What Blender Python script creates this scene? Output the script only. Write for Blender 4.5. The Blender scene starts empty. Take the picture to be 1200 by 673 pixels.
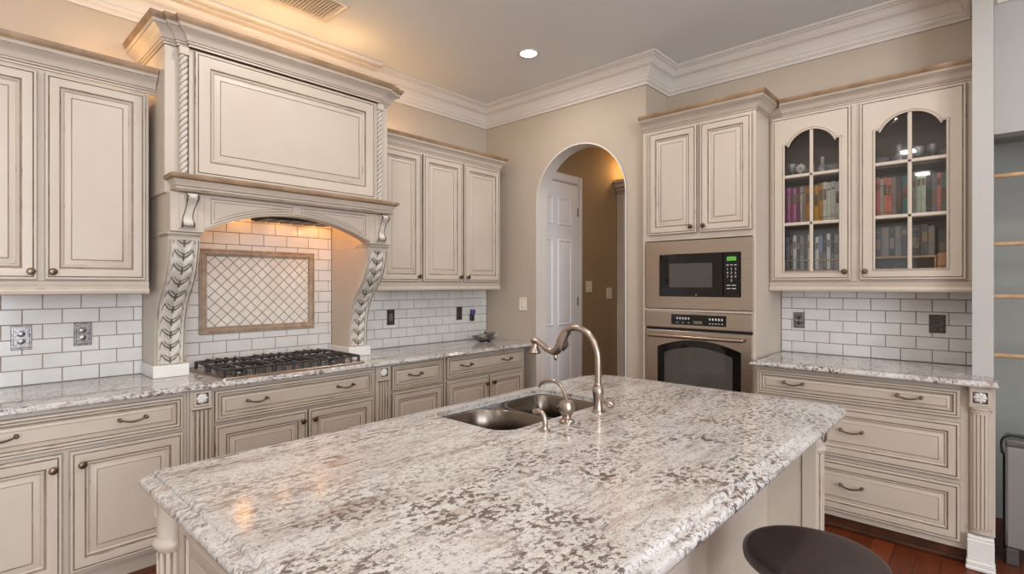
import bpy, bmesh, math, random
from mathutils import Vector, Matrix
random.seed(7)
PI = math.pi
C = bpy.context.scene.collection

# ------------------------------------------------------------------ materials
def lin(c):
    return tuple(((x/255)/12.92 if x/255 <= .04045 else ((x/255+.055)/1.055)**2.4) for x in c) + (1,)
MATS = {}
def base_mat(name, col, rough=.5, metal=0., **kw):
    m = bpy.data.materials.new(name); m.use_nodes = True
    b = m.node_tree.nodes['Principled BSDF']
    b.inputs['Base Color'].default_value = lin(col)
    b.inputs['Roughness'].default_value = rough
    b.inputs['Metallic'].default_value = metal
    for k, v in kw.items():
        b.inputs[k.replace('_', ' ')].default_value = v
    MATS[name] = m
    return m, m.node_tree.nodes, m.node_tree.links, b
def N(nodes, t, **kw):
    n = nodes.new(t)
    for k, v in kw.items():
        if k in n.inputs: n.inputs[k].default_value = v
        else: setattr(n, k, v)
    return n
def ramp(nodes, stops, interp='LINEAR'):
    r = nodes.new('ShaderNodeValToRGB'); r.color_ramp.interpolation = interp
    e = r.color_ramp.elements
    while len(e) < len(stops): e.new(.5)
    for i, (p, c) in enumerate(stops):
        e[i].position = p; e[i].color = c if len(c) == 4 else lin(c)
    return r
def g(x): return (x, x, x, 1)
def mixc(nodes, links, fac, a, b, blend='MIX'):
    m = nodes.new('ShaderNodeMix'); m.data_type = 'RGBA'; m.blend_type = blend
    for s, v in ((0, fac), (6, a), (7, b)):
        if hasattr(v, 'is_output') or isinstance(v, bpy.types.NodeSocket): links.new(v, m.inputs[s])
        else: m.inputs[s].default_value = v
    return m.outputs[2]
def pos(nodes):
    return nodes.new('ShaderNodeNewGeometry').outputs['Position']
def mapped(nodes, links, scale, rot=(0, 0, 0)):
    mp = nodes.new('ShaderNodeMapping'); mp.inputs['Scale'].default_value = scale; mp.inputs['Rotation'].default_value = rot
    links.new(pos(nodes), mp.inputs['Vector']); return mp.outputs[0]
def noise(nodes, links, vec, scale, detail=3, rough=.5, dist=0):
    n = N(nodes, 'ShaderNodeTexNoise', Scale=scale, Detail=detail, Roughness=rough, Distortion=dist)
    if vec: links.new(vec, n.inputs['Vector'])
    return n.outputs['Fac']

CREAM = (195, 182, 167)
GLAZE = (112, 92, 76)
def noisy(name, c1, c2, scale, rough, lo=.35, hi=.65, stretch=(1, 1, 1), bump=0., detail=4, **kw):
    m, n, l, b = base_mat(name, c1, rough, **kw)
    f = noise(n, l, mapped(n, l, stretch), scale, detail, .6)
    r = ramp(n, [(lo, c1), (hi, c2)]); l.new(f, r.inputs[0]); l.new(r.outputs[0], b.inputs['Base Color'])
    if bump:
        bp = N(n, 'ShaderNodeBump', Strength=bump, Distance=.002); l.new(f, bp.inputs['Height']); l.new(bp.outputs[0], b.inputs['Normal'])
    return m
noisy('cream', CREAM, (190, 176, 161), 3.0, .42)
noisy('edge', (178, 163, 146), (116, 94, 76), 9, .5, .56, .70, detail=6)
noisy('glaze', (150, 134, 117), (102, 85, 70), 8, .55, .35, .7, detail=5)
noisy('gold_glaze', (160, 132, 104), (124, 98, 72), 6, .45, detail=5)
noisy('carve', (198, 190, 180), (184, 174, 162), 20, .45)
noisy('dark_glaze', (104, 92, 86), (70, 58, 52), 14, .6)
noisy('wall_paint', (184, 169, 152), (182, 167, 150), 2, .7)
noisy('alcove_shade', (150, 150, 144), (147, 147, 141), 2, .7)  # cool shade of the recess put into its wall colour
noisy('wall_cool', (180, 176, 171), (178, 174, 169), 2, .7)
noisy('ceiling_paint', (229, 231, 231), (227, 229, 229), 2, .8)
noisy('white_trim', (218, 210, 202), (214, 206, 198), 2, .35)
noisy('plinth_white', (226, 222, 216), (220, 215, 209), 4, .4)
noisy('door_white', (232, 228, 228), (229, 225, 225), 3, .4)
noisy('tile', (216, 214, 211), (208, 205, 200), 5, .12)
noisy('grout', (150, 132, 116), (130, 112, 98), 25, .8)
noisy('tile_diamond', (224, 219, 210), (212, 206, 196), 8, .2)
noisy('stone', (176, 156, 134), (140, 120, 102), 24, .5, .3, .7, bump=.4)
noisy('bronze', (126, 106, 90), (92, 76, 64), 30, .35, metal=.9)
noisy('nickel', (178, 162, 150), (166, 150, 138), 40, .32, metal=1.0)
noisy('steel', (194, 180, 166), (184, 170, 156), 3, .28, stretch=(1, 1, 60), metal=1.0)
noisy('sink_steel', (128, 117, 108), (118, 107, 98), 3, .26, stretch=(40, 1, 1), metal=1.0)
noisy('grate', (34, 32, 33), (24, 22, 23), 30, .4)
noisy('burner', (128, 120, 116), (96, 90, 88), 18, .35, metal=.8)
noisy('pewter', (168, 164, 162), (104, 100, 100), 90, .3, metal=.9)
noisy('dark_pewter', (96, 86, 80), (70, 62, 58), 60, .4, metal=.7)
noisy('stool_wood', (58, 46, 44), (48, 37, 36), 6, .28, stretch=(1, 6, 1))
noisy('dark_wood', (88, 50, 32), (60, 34, 22), 9, .4, stretch=(1, 6, 1))
noisy('light_wood', (206, 170, 130), (182, 142, 104), 14, .5)
noisy('page', (216, 206, 188), (200, 188, 168), 60, .8, stretch=(1, 1, 8))
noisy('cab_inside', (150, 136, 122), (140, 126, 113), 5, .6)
noisy('card', (222, 164, 114), (210, 152, 104), 9, .7)
noisy('bin_steel', (132, 130, 128), (120, 118, 116), 3, .35, stretch=(1, 1, 30), metal=.8)
noisy('bin_panel', (150, 147, 143), (144, 141, 137), 3, .4, metal=.35)
base_mat('black', (20, 19, 20), .35)
base_mat('black_glass', (9, 9, 10), .04)
base_mat('window_reflection_grey', (74, 70, 66), .05)  # glass grey, lightened to hold a painted reflection
base_mat('dark_cavity', (24, 18, 16), .8)
base_mat('plate_beige', (224, 214, 194), .4)
base_mat('mark_white', (205, 205, 205), .5)
def emit(name, col, s):
    m, n, l, b = base_mat(name, col, .5)
    b.inputs['Emission Color'].default_value = lin(col); b.inputs['Emission Strength'].default_value = s
emit('lamp_on', (255, 244, 228), 9.0)
emit('lamp_warm', (255, 208, 140), 3.0)
emit('display_green', (92, 170, 60), .35)

def glassy(name, tint, gloss, rough=.03, haze=0.):
    m = bpy.data.materials.new(name); m.use_nodes = True; n = m.node_tree.nodes; l = m.node_tree.links
    n.remove(n['Principled BSDF'])
    t = N(n, 'ShaderNodeBsdfTransparent'); t.inputs[0].default_value = tint
    gl = N(n, 'ShaderNodeBsdfGlossy'); gl.inputs['Roughness'].default_value = rough
    fr = N(n, 'ShaderNodeFresnel', IOR=1.5)
    ad = N(n, 'ShaderNodeMath', operation='MULTIPLY_ADD'); l.new(fr.outputs[0], ad.inputs[0]); ad.inputs[1].default_value = 1.; ad.inputs[2].default_value = gloss
    mx = N(n, 'ShaderNodeMixShader'); l.new(ad.outputs[0], mx.inputs[0]); l.new(t.outputs[0], mx.inputs[1]); l.new(gl.outputs[0], mx.inputs[2])
    out = mx.outputs[0]
    if haze:
        d = N(n, 'ShaderNodeBsdfDiffuse'); d.inputs[0].default_value = (.8, .8, .8, 1)
        m2 = N(n, 'ShaderNodeMixShader'); m2.inputs[0].default_value = haze; l.new(out, m2.inputs[1]); l.new(d.outputs[0], m2.inputs[2]); out = m2.outputs[0]
    l.new(out, n['Material Output'].inputs[0]); MATS[name] = m
glassy('pane', (.97, .97, .96, 1), .0)
glassy('crystal', (.86, .87, .88, 1), .22, .08, .40)
glassy('smoke_glass', (.25, .25, .25, 1), .12, .05)

def granite(name, ang, streak, dark, fine=1., rough=.1, x0=2.1, x1=2.7):
    m, n, l, b = base_mat(name, (205, 196, 186), rough)
    vs = mapped(n, l, (6.0, 1.0, 3), (0, 0, ang))      # stretched along the vein
    vw = mapped(n, l, (3.0, .5, 2), (0, 0, ang))
    vi = mapped(n, l, (1.2, .85, 1), (0, 0, -.5))
    def mul(a, c):
        q = N(n, 'ShaderNodeMath', operation='MULTIPLY')
        for k_, v_ in enumerate((a, c)):
            if isinstance(v_, (int, float)): q.inputs[k_].default_value = v_
            else: l.new(v_, q.inputs[k_])
        return q.outputs[0]
    def mask(src, lo, hi, inv=False):
        r = ramp(n, [(lo, g(1 if inv else 0)), (hi, g(0 if inv else 1))]); l.new(src, r.inputs[0]); return r.outputs[0]
    # x gradient: veins near the hood side, flecks towards the seating side
    sx = N(n, 'ShaderNodeSeparateXYZ'); l.new(pos(n), sx.inputs[0])
    gx = N(n, 'ShaderNodeMapRange'); gx.inputs['From Min'].default_value = x0; gx.inputs['From Max'].default_value = x1; l.new(sx.outputs[0], gx.inputs['Value'])
    cloud = noise(n, l, vw, 3.4, 5, .62, .6)
    r0 = ramp(n, [(.28, (160, 151, 145)), (.38, (184, 177, 172)), (.52, (199, 194, 190)), (.75, (206, 201, 198))]); l.new(cloud, r0.inputs[0])
    col = r0.outputs[0]
    gr = noise(n, l, vi, 130*fine, 2, .7)
    col = mixc(n, l, mul(mask(gr, .36, .44, True), .7), col, lin((146, 136, 130)))
    gr2 = noise(n, l, vi, 62*fine, 4, .7, .3)
    col = mixc(n, l, mul(mask(gr2, .585, .63), .7), col, lin((122, 110, 104)))
    # tan and brown veins
    col = mixc(n, l, mul(mask(noise(n, l, vw, 6.5, 7, .66, .7), .56, .68), .6), col, lin((152, 128, 109)))
    patch = noise(n, l, vw, 2.2, 3, .55)
    sk = mul(mask(noise(n, l, vs, 10*fine, 6, .68, .5), .54, .58), mask(patch, .36, .52))
    fade = mixc(n, l, gx.outputs[0], g(1.), g(.4))
    col = mixc(n, l, mul(mul(sk, fade), streak), col, lin((106, 84, 70)))
    # dark clustered flecks
    clus = mask(noise(n, l, vi, 4.2, 4, .62, .5), .41, .56)
    fk = mask(noise(n, l, vi, 50*fine, 4, .62, .35), .515, .56)
    fade2 = mixc(n, l, gx.outputs[0], g(.35), g(1.))
    col = mixc(n, l, mul(mul(mul(fk, clus), fade2), dark), col, lin((80, 63, 58)))
    fk2 = mask(noise(n, l, vi, 70*fine, 3, .6, .3), .64, .68)
    col = mixc(n, l, mul(fk2, .85), col, lin((84, 72, 70)))
    l.new(col, b.inputs['Base Color'])
granite('granite_island', .10, .95, .88, 1.1, .13)
granite('granite_counter', .05, .8, .9, 1.1, .05, -.4, .9)

def wood_floor():
    m, n, l, b = base_mat('wood_floor', (96, 52, 30), .38, Specular_IOR_Level=.3)
    mp = mapped(n, l, (1, 1, 1), (0, 0, PI/2))
    br = N(n, 'ShaderNodeTexBrick', Scale=1.0); l.new(mp, br.inputs['Vector'])
    br.inputs['Brick Width'].default_value = 1.1; br.inputs['Row Height'].default_value = .1
    br.inputs['Mortar Size'].default_value = .0015; br.offset = .37
    br.inputs['Color1'].default_value = lin((116, 54, 26)); br.inputs['Color2'].default_value = lin((88, 38, 18)); br.inputs['Mortar'].default_value = lin((34, 18, 12))
    gn = noise(n, l, mapped(n, l, (9, 1.2, 1)), 4, 6, .65, .6)
    r = ramp(n, [(.3, g(.62)), (.7, g(1.25))]); l.new(gn, r.inputs[0])
    l.new(mixc(n, l, .8, br.outputs['Color'], r.outputs[0], 'MULTIPLY'), b.inputs['Base Color'])
wood_floor()

# ------------------------------------------------------------------ mesh builder
class Frame:
    def __init__(s, o=(0, 0, 0), U=(1, 0, 0), V=(0, 1, 0), W=(0, 0, 1)):
        s.o, s.U, s.V, s.W = map(Vector, (o, U, V, W))
    def __call__(s, u, v, w): return s.o + s.U*u + s.V*v + s.W*w
WF = Frame()
FA = Frame(U=(0, 1, 0), V=(0, 0, 1), W=(1, 0, 0))       # left wall: (y, z, x)
FB = Frame(U=(1, 0, 0), V=(0, 0, 1), W=(0, -1, 0))      # back wall: (x, z, -y)

class MB:
    def __init__(s, fr=WF): s.v, s.f, s.m, s.fr = [], [], [], fr
    def p(s, u, v, w): s.v.append(s.fr(u, v, w)); return len(s.v)-1
    def face(s, idx, mat): s.f.append(tuple(idx)); s.m.append(mat)
    def quad(s, pts, mat): s.face([s.p(*q) for q in pts], mat)
    def box(s, u0, u1, v0, v1, w0, w1, mat, bev=0.):
        if bev <= 0:
            i = [s.p(u, v, w) for u in (u0, u1) for v in (v0, v1) for w in (w0, w1)]
            for q in ((0, 1, 3, 2), (4, 6, 7, 5), (0, 4, 5, 1), (2, 3, 7, 6), (0, 2, 6, 4), (1, 5, 7, 3)):
                s.face([i[k] for k in q], mat)
            return
        b = min(bev, (u1-u0)*.49, (v1-v0)*.49, (w1-w0)*.49)
        cs = {}
        lo, hi = (u0, v0, w0), (u1, v1, w1)
        for k in range(8):
            sg = [(k >> 2) & 1, (k >> 1) & 1, k & 1]
            base = [hi[a] if sg[a] else lo[a] for a in range(3)]
            inn = [base[a] - b if sg[a] else base[a] + b for a in range(3)]
            cs[k] = [s.p(*[base[a] if a == ax else inn[a] for a in range(3)]) for ax in range(3)]
        for ax, q in ((0, (0, 1, 3, 2)), (0, (4, 6, 7, 5)), (1, (0, 4, 5, 1)), (1, (2, 3, 7, 6)), (2, (0, 2, 6, 4)), (2, (1, 5, 7, 3))):
            s.face([cs[k][ax] for k in q], mat)
        for k in range(8):
            s.face(cs[k], mat)
            for ax in range(3):
                j = k ^ (4 >> ax)
                if j > k:
                    a, c = [x for x in range(3) if x != ax]
                    s.face((cs[k][a], cs[k][c], cs[j][c], cs[j][a]), mat)
    def rings(s, rs, mats, cap0=None, cap1=None, closed=True):
        ids = [[s.p(*q) for q in r] for r in rs]
        n = len(ids[0])
        for a in range(len(ids)-1):
            mt = mats[a] if isinstance(mats, (list, tuple)) else mats
            for i in range(n if closed else n-1):
                j = (i+1) % n
                s.face((ids[a][i], ids[a][j], ids[a+1][j], ids[a+1][i]), mt)
        if cap0: s.face(ids[0][::-1], cap0)
        if cap1: s.face(ids[-1], cap1)
        return ids
    def prism(s, pts, w0, w1, mat, side=None, axis='w'):
        def q(a, b, c): return {'w': (a, b, c), 'u': (c, b, a), 'v': (a, c, b)}[axis]
        A = [s.p(*q(a, b, w0)) for a, b in pts]; B = [s.p(*q(a, b, w1)) for a, b in pts]
        s.face(A[::-1], mat); s.face(B, mat)
        for i in range(len(pts)):
            j = (i+1) % len(pts); s.face((A[i], A[j], B[j], B[i]), side or mat)
    def lathe(s, c, prof, mat, n=20, axis=(0, 1, 0), cap=True, mats=None):
        ax = Vector(axis).normalized()
        t = Vector((1, 0, 0)) if abs(ax.x) < .9 else Vector((0, 1, 0))
        e1 = ax.cross(t).normalized(); e2 = ax.cross(e1); c = Vector(c)
        rs = [[tuple(c + ax*h + (e1*math.cos(2*PI*i/n) + e2*math.sin(2*PI*i/n))*max(r, 1e-4)) for i in range(n)] for r, h in prof]
        s.rings(rs, mats or mat, mat if cap else None, mat if cap else None)
    def tube(s, path, r, mat, n=8, closed=False, flat=1.):
        P = [Vector(q) for q in path]; L = len(P); rs = []
        nrm = None
        for i in range(L):
            a = P[(i-1) % L] if (closed or i > 0) else P[i]; b = P[(i+1) % L] if (closed or i < L-1) else P[i]
            t = (b-a).normalized()
            if nrm is None:
                k = Vector((0, 0, 1)) if abs(t.z) < .9 else Vector((1, 0, 0))
                nrm = (k - t*k.dot(t)).normalized()
            else: nrm = (nrm - t*nrm.dot(t)).normalized()
            bn = t.cross(nrm); rr = r[i] if isinstance(r, (list, tuple)) else r
            rs.append([tuple(P[i] + (nrm*math.cos(2*PI*k/n)*flat + bn*math.sin(2*PI*k/n))*rr) for k in range(n)])
        if closed: rs.append(rs[0]); s.rings(rs, mat)
        else: s.rings(rs, mat, mat, mat)
    def sweep(s, path, prof, mats, caps=True, side=1):
        """path in (u,w); profile (out, v); offset to the right of travel (side=1) in the u,w plane."""
        P = [Vector((a, b)) for a, b in path]; L = len(P); offs = []
        for i in range(L):
            ns = []
            if i > 0: d = (P[i]-P[i-1]).normalized(); ns.append(Vector((d.y, -d.x))*side)
            if i < L-1: d = (P[i+1]-P[i]).normalized(); ns.append(Vector((d.y, -d.x))*side)
            m = sum(ns, Vector((0, 0)))
            if len(ns) == 2: m = m / (1 + ns[0].dot(ns[1]))
            offs.append(m)
        rs = [[(P[i].x + offs[i].x*o, v, P[i].y + offs[i].y*o) for o, v in prof] for i in range(L)]
        ids = [[s.p(*q) for q in r] for r in rs]
        for a in range(L-1):
            for i in range(len(prof)-1):
                mt = mats[i] if isinstance(mats, (list, tuple)) else mats
                s.face((ids[a][i], ids[a][i+1], ids[a+1][i+1], ids[a+1][i]), mt)
        if caps:
            mt = mats[0] if isinstance(mats, (list, tuple)) else mats
            s.face(ids[0], mt); s.face(ids[-1][::-1], mt)
    def grid(s, fn, nu, nv, matfn):
        ids = [[s.p(*fn(i/nu, j/nv)) for j in range(nv+1)] for i in range(nu+1)]
        for i in range(nu):
            for j in range(nv):
                s.face((ids[i][j], ids[i+1][j], ids[i+1][j+1], ids[i][j+1]), matfn((i+.5)/nu, (j+.5)/nv))
    def text(s, body, size, u, v, w, mat):
        cu = bpy.data.curves.new('lettering', 'FONT'); cu.body = body; cu.size = size; cu.extrude = 0; cu.align_x = 'CENTER'; cu.resolution_u = 2
        o = bpy.data.objects.new('lettering', cu); C.objects.link(o)
        me = bpy.data.meshes.new_from_object(o)
        k = len(s.v)
        for q in me.vertices: s.p(u + q.co.x, v + q.co.y, w)
        for q in me.polygons: s.face([k + i for i in q.vertices], mat)
        bpy.data.objects.remove(o); bpy.data.meshes.remove(me); bpy.data.curves.remove(cu)
    def build(s, name, parent=None, smooth=35, origin=None):
        if parent is not None: og = parent_loc(parent)
        elif origin is not None: og = Vector(origin)
        else:
            xs = [q.x for q in s.v]; ys = [q.y for q in s.v]; zs = [q.z for q in s.v]
            og = Vector(((min(xs)+max(xs))/2, (min(ys)+max(ys))/2, min(zs)))
        me = bpy.data.meshes.new(name)
        me.from_pydata([tuple(q-og) for q in s.v], [], s.f)
        names = []
        for m in s.m:
            if m not in names: names.append(m)
        for m in names: me.materials.append(MATS[m])
        me.polygons.foreach_set('material_index', [names.index(m) for m in s.m])
        bm = bmesh.new(); bm.from_mesh(me); bmesh.ops.recalc_face_normals(bm, faces=bm.faces[:]); bm.to_mesh(me); bm.free()
        if smooth:
            me.polygons.foreach_set('use_smooth', [True]*len(me.polygons)); me.set_sharp_from_angle(angle=math.radians(smooth))
        me.update()
        o = bpy.data.objects.new(name, me); C.objects.link(o)
        if parent is not None: o.parent = parent
        else: o.location = og
        return o
def parent_loc(o):
    L = Vector((0, 0, 0))
    while o is not None: L += o.location; o = o.parent
    return L
def tag(o, label=None, cat=None, group=None, kind=None):
    if label: o['label'] = label
    if cat: o['category'] = cat
    if group: o['group'] = group
    if kind: o['kind'] = kind
    return o
def thing(name, loc, label, cat, group=None):
    o = bpy.data.objects.new(name, None); o.empty_display_size = .1; C.objects.link(o); o.location = loc
    return tag(o, label, cat, group)
def struct(o): o['kind'] = 'structure'; return o

# ------------------------------------------------------------------ cabinet pieces
def raised(mb, u0, u1, v0, v1, w, th=.02, fw=.058, k=1.):
    """raised-panel door or drawer front with glazed grooves."""
    T = w + th
    pr = [(0, w, None), (0, T-.004, 'glaze'), (.004, T, 'edge'), (.012, T, 'cream'), (.0135, T-.004, 'glaze'), (.0165, T-.004, 'glaze'), (.018, T, 'glaze'),
          (fw-.006, T, 'cream'), (fw-.003, T-.002, 'edge'), (fw, T-.007, 'glaze'), (fw+.003, T-.008, 'glaze'), (fw+.008*k, T-.004, 'cream'), (fw+.013*k, T-.009, 'cream'), (fw+.015*k, T-.011, 'edge'),
          (fw+.018*k, T-.011, 'edge'), (fw+.040*k, T-.003, 'cream'), (fw+.0415*k, T-.005, 'glaze'), (fw+.0435*k, T-.005, 'glaze'), (fw+.045*k, T-.003, 'cream')]
    rs = [[(u0+i, v0+i, z), (u1-i, v0+i, z), (u1-i, v1-i, z), (u0+i, v1-i, z)] for i, z, _ in pr]
    mb.rings(rs, [q[2] for q in pr[1:]], 'cream', 'cream')
def knob(par, fr, u, v, w):
    mb = MB(fr); mb.lathe((u, v, w), [(.010, 0), (.010, .003), (.006, .005), (.0055, .014), (.011, .017), (.0165, .022), (.017, .026), (.013, .031), (.005, .033)], 'bronze', 16, (0, 0, 1)); return mb.build('knob', par)
def pull(par, fr, u, v, w, half=.052):
    mb = MB(fr)
    for sg in (-1, 1):
        mb.lathe((u+sg*half, v, w), [(.008, 0), (.009, .004), (.005, .008), (.0045, .02), (.0075, .024), (.0075, .030), (.003, .033)], 'bronze', 12, (0, 0, 1))
    path = [(u - half + 2*half*t, v - .012*math.sin(PI*t), w + .024 + .006*math.sin(PI*t)) for t in [i/12 for i in range(13)]]
    mb.tube(path, [.0032 + .0016*math.sin(PI*i/12) for i in range(13)], 'bronze', 8)
    return mb.build('handle', par)
CAB_CROWN = [(0, 0), (.006, .002), (.006, .010), (.010, .012), (.014, .016), (.014, .020), (.017, .024), (.024, .040), (.038, .056), (.054, .064), (.060, .068), (.060, .074), (.064, .080), (.068, .085), (.068, .087), (.072, .092), (.079, .104), (.080, .116), (.070, .116), (0, .112)]
CC_M = ['cream', 'cream', 'glaze', 'cream', 'cream', 'glaze', 'cream', 'cream', 'cream', 'cream', 'glaze', 'cream', 'cream', 'glaze', 'gold_glaze', 'gold_glaze', 'gold_glaze', 'gold_glaze', 'gold_glaze']
def crown(name, par, fr, path, v0, h=.116, out=1., side=1):
    mb = MB(fr); k = h/.116
    mb.sweep(path, [(o*out, v0 + v*k) for o, v in CAB_CROWN], CC_M, side=side); return mb.build(name, par)
def light_rail(par, fr, u0, u1, v0, v1, w0, w1):
    mb = MB(fr); h = v1-v0
    mb.prism([(w0, v1), (w1, v1), (w1, v1-h*.35), (w1-.003, v1-h*.42), (w1-.003, v1-h*.5), (w1+.006, v1-h*.58), (w1+.010, v1-h*.75), (w1+.006, v1-h*.95), (w1, v0), (w0, v0)], u0, u1, 'cream', axis='u')
    return mb.build('light_rail', par)

def wall_cab(name, label, fr, u0, u1, v0, v1, wf, doors, knobs, crown_path, crown_h, w0=.003, side=1, rail=.066, out=1.):
    """closed wall cabinet; v0 = bottom of light rail, v1 = underside of crown."""
    t = thing(name, fr((u0+u1)/2, v0, w0), label, 'cabinet')
    mb = MB(fr); mb.box(u0, u1, v0+rail, v1, w0, wf, 'cream', .002); mb.build('body', t)
    for i, (a, b) in enumerate(doors):
        mb = MB(fr); raised(mb, a, b, v0+rail+.006, v1-.012, wf+.001); d = mb.build('door', t)
        if knobs[i] is not None: knob(d, fr, knobs[i], v0+rail+.045, wf+.021)
    light_rail(t, fr, u0, u1, v0, v0+rail-.001, w0, wf+.004)
    crown('crown_moulding', t, fr, crown_path, v1+.001, crown_h, out, side)
    return t

# ------------------------------------------------------------------ room shell
CEIL = 3.15
def sbox(name, x0, x1, y0, y1, z0, z1, mat):
    mb = MB(); mb.box(x0, x1, y0, y1, z0, z1, mat); return struct(mb.build(name))
sbox('floor', -.2, 8.2, -4.9, 3.2, -.1, 0, 'wood_floor')
noisy('pale_bounce', (214, 204, 190), (204, 194, 180), 60, .9)
sbox('floor_bounce', -.2, 8.2, -8.2, -4.901, -.1, 0, 'pale_bounce')  # unseen pale floor, added to bounce light up to the ceiling
sbox('ceiling', -.2, 8.2, -8.2, 3.2, CEIL, CEIL+.1, 'ceiling_paint')
mb = MB(); mb.box(-.15, 0, -8.0, .0, 0, CEIL, 'wall_paint'); struct(mb.build('wall_left'))
# back wall with arched opening
AX0, AX1, ASP, AR = .641, 1.571, 2.17, .465
def arch_pts(r, n=28):
    cx = (AX0+AX1)/2
    return [(cx - r*math.cos(PI*i/n), ASP + r*math.sin(PI*i/n)) for i in range(n+1)]
mb = MB(FB)
ap = arch_pts(AR)
mb.box(-.15, AX0, 0, CEIL, -.13, 0, 'wall_paint'); mb.box(AX1, 1.735, 0, CEIL, -.13, 0, 'wall_paint')
for i in range(len(ap)-1):
    (a, b), (c, d) = ap[i], ap[i+1]
    mb.prism([(a, b), (c, d), (c, CEIL), (a, CEIL)], -.13, 0, 'wall_paint')
mb.box(1.60, 1.735, 0, CEIL, -.50, -.131, 'wall_paint')
struct(mb.build('wall_back'))
mb = MB(FB)
outer = [(AX0, 0)] + arch_pts(AR) + [(AX1, 0)]
inner = [(AX0+.012, 0)] + arch_pts(AR-.012) + [(AX1-.012, 0)]
mb.rings([[(a, b, .005) for a, b in outer], [(a+.0005*0, b, .006) for a, b in inner], [(a, b, -.136) for a, b in inner], [(a, b, -.135) for a, b in outer]], 'white_trim', closed=False)
struct(mb.build('trim_1'))
sbox('wall_back_recess', 1.735, 3.615, .50, .62, 0, CEIL, 'wall_paint')
sbox('wall_back_soffit', 1.735, 3.615, .37, .499, 2.62, CEIL, 'wall_paint')
sbox('wall_right_post', 3.615, 3.70, .07, .75, 0, CEIL, 'wall_cool')
mb = MB(); mb.box(3.701, 8, .25, .37, 2.26, CEIL, 'wall_cool'); mb.box(4.45, 8, .25, .37, 0, 2.26, 'wall_cool'); struct(mb.build('wall_right_front'))
mb = MB(); mb.box(3.70, 4.6, .75, .85, 0, CEIL, 'alcove_shade'); mb.box(4.45, 4.6, .371, .75, 0, CEIL, 'alcove_shade'); mb.box(3.701, 4.449, .371, .749, 2.30, 2.36, 'alcove_shade'); struct(mb.build('wall_right_alcove'))
# far side of the room, behind the camera: walls with tall windows
def window_wall(name, horiz, at, a0, a1, wins, mat):
    mb = MB()
    def bx(p0, p1, z0, z1):
        if horiz: mb.box(p0, p1, at-.12, at, z0, z1, mat)
        else: mb.box(at, at+.12, p0, p1, z0, z1, mat)
    cur = a0
    for (w0, w1, z0, z1) in wins:
        bx(cur, w0, 0, CEIL); bx(w0, w1, 0, z0); bx(w0, w1, z1, CEIL); cur = w1
    bx(cur, a1, 0, CEIL); return struct(mb.build(name))
BW = [(.5, 2.7, .5, 2.6), (3.2, 6.8, .25, 2.6)]
RW = [(-6.6, -3.0, .70, 3.0)]
window_wall('wall_front', True, -8.0, -.15, 8.0, BW, 'wall_paint')
window_wall('wall_right', False, 8.0, -8.0, .37, RW, 'wall_paint')
k = 0
for horiz, at, ws in ((True, -8.06, BW), (False, 8.06, RW)):
    for (a, b, z0, z1) in ws:
        k += 1; mb = MB()
        def bar(p0, p1, q0, q1):
            if horiz: mb.box(p0, p1, at-.03, at+.03, q0, q1, 'white_trim')
            else: mb.box(at-.03, at+.03, p0, p1, q0, q1, 'white_trim')
        bar(a+.001, a+.06, z0+.001, z1-.001); bar(b-.06, b-.001, z0+.001, z1-.001); bar(a+.06, b-.06, z0+.001, z0+.06); bar(a+.06, b-.06, z1-.06, z1-.001)
        n = max(1, round((b-a)/1.2))
        for i in range(1, n): bar(a+(b-a)*i/n-.03, a+(b-a)*i/n+.03, z0+.06, z1-.06)
        struct(mb.build('window_%d' % k))
# ceiling crown
WC = [(0, 2.97), (.014, 2.97), (.014, 2.982), (.019, 2.986), (.019, 2.990), (.028, 2.995), (.036, 3.008), (.036, 3.014), (.043, 3.018), (.056, 3.045), (.080, 3.072), (.104, 3.084), (.104, 3.090), (.110, 3.094), (.118, 3.108), (.130, 3.120), (.142, 3.124), (.142, 3.130), (.155, 3.134), (.160, 3.140), (.160, 3.149)]
mb = MB(FA)
path = [(-7.99, .001), (-.001, .001), (-.001, 1.736), (.369, 1.736), (.369, 3.614), (.069, 3.614), (.069, 3.701), (.249, 3.701), (.249, 7.9)]
mb.sweep(path, WC, 'white_trim', side=-1)
struct(mb.build('trim_2', smooth=20))
mb = MB(FA); mb.box(-7.9, -1.345, 3.122, 3.149, .140, .232, 'white_trim', .006); mb.box(-7.9, -1.352, 3.110, 3.121, .125, .185, 'white_trim', .004); struct(mb.build('trim_4'))

# hall behind the arch
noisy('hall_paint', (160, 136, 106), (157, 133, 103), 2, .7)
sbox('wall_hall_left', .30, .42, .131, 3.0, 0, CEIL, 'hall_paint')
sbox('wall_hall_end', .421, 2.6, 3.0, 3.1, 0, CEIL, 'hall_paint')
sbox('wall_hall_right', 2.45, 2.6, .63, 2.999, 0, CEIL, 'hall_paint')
mb = MB(Frame(U=(0, 1, 0), V=(0, 0, 1), W=(1, 0, 0)))
mb.box(.15, .91, .005, 2.48, .424, .450, 'door_white')
for (a, b) in ((.15+.11, .15+.34), (.15+.42, .15+.65)):
    for (c, d) in ((.22, .82), (1.02, 1.90), (2.04, 2.33)):
        w = .4505
        rs = [[(a+i, c+i, z), (b-i, c+i, z), (b-i, d-i, z), (a+i, d-i, z)] for i, z in ((0, w), (.008, w+.008), (.016, w+.008), (.024, w-.006+.0065), (.036, w+.0005), (.070, w+.012), (.075, w+.012))]
        mb.rings(rs, 'door_white', None, 'door_white')
d1 = struct(mb.build('door_1'))
for z in (.3, 1.26, 2.2):
    h = MB(FA); h.box(.905, .918, z-.045, z+.045, .4505, .458, 'bronze', .002); h.build('hinge', d1)
mb = MB(FA)
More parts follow.
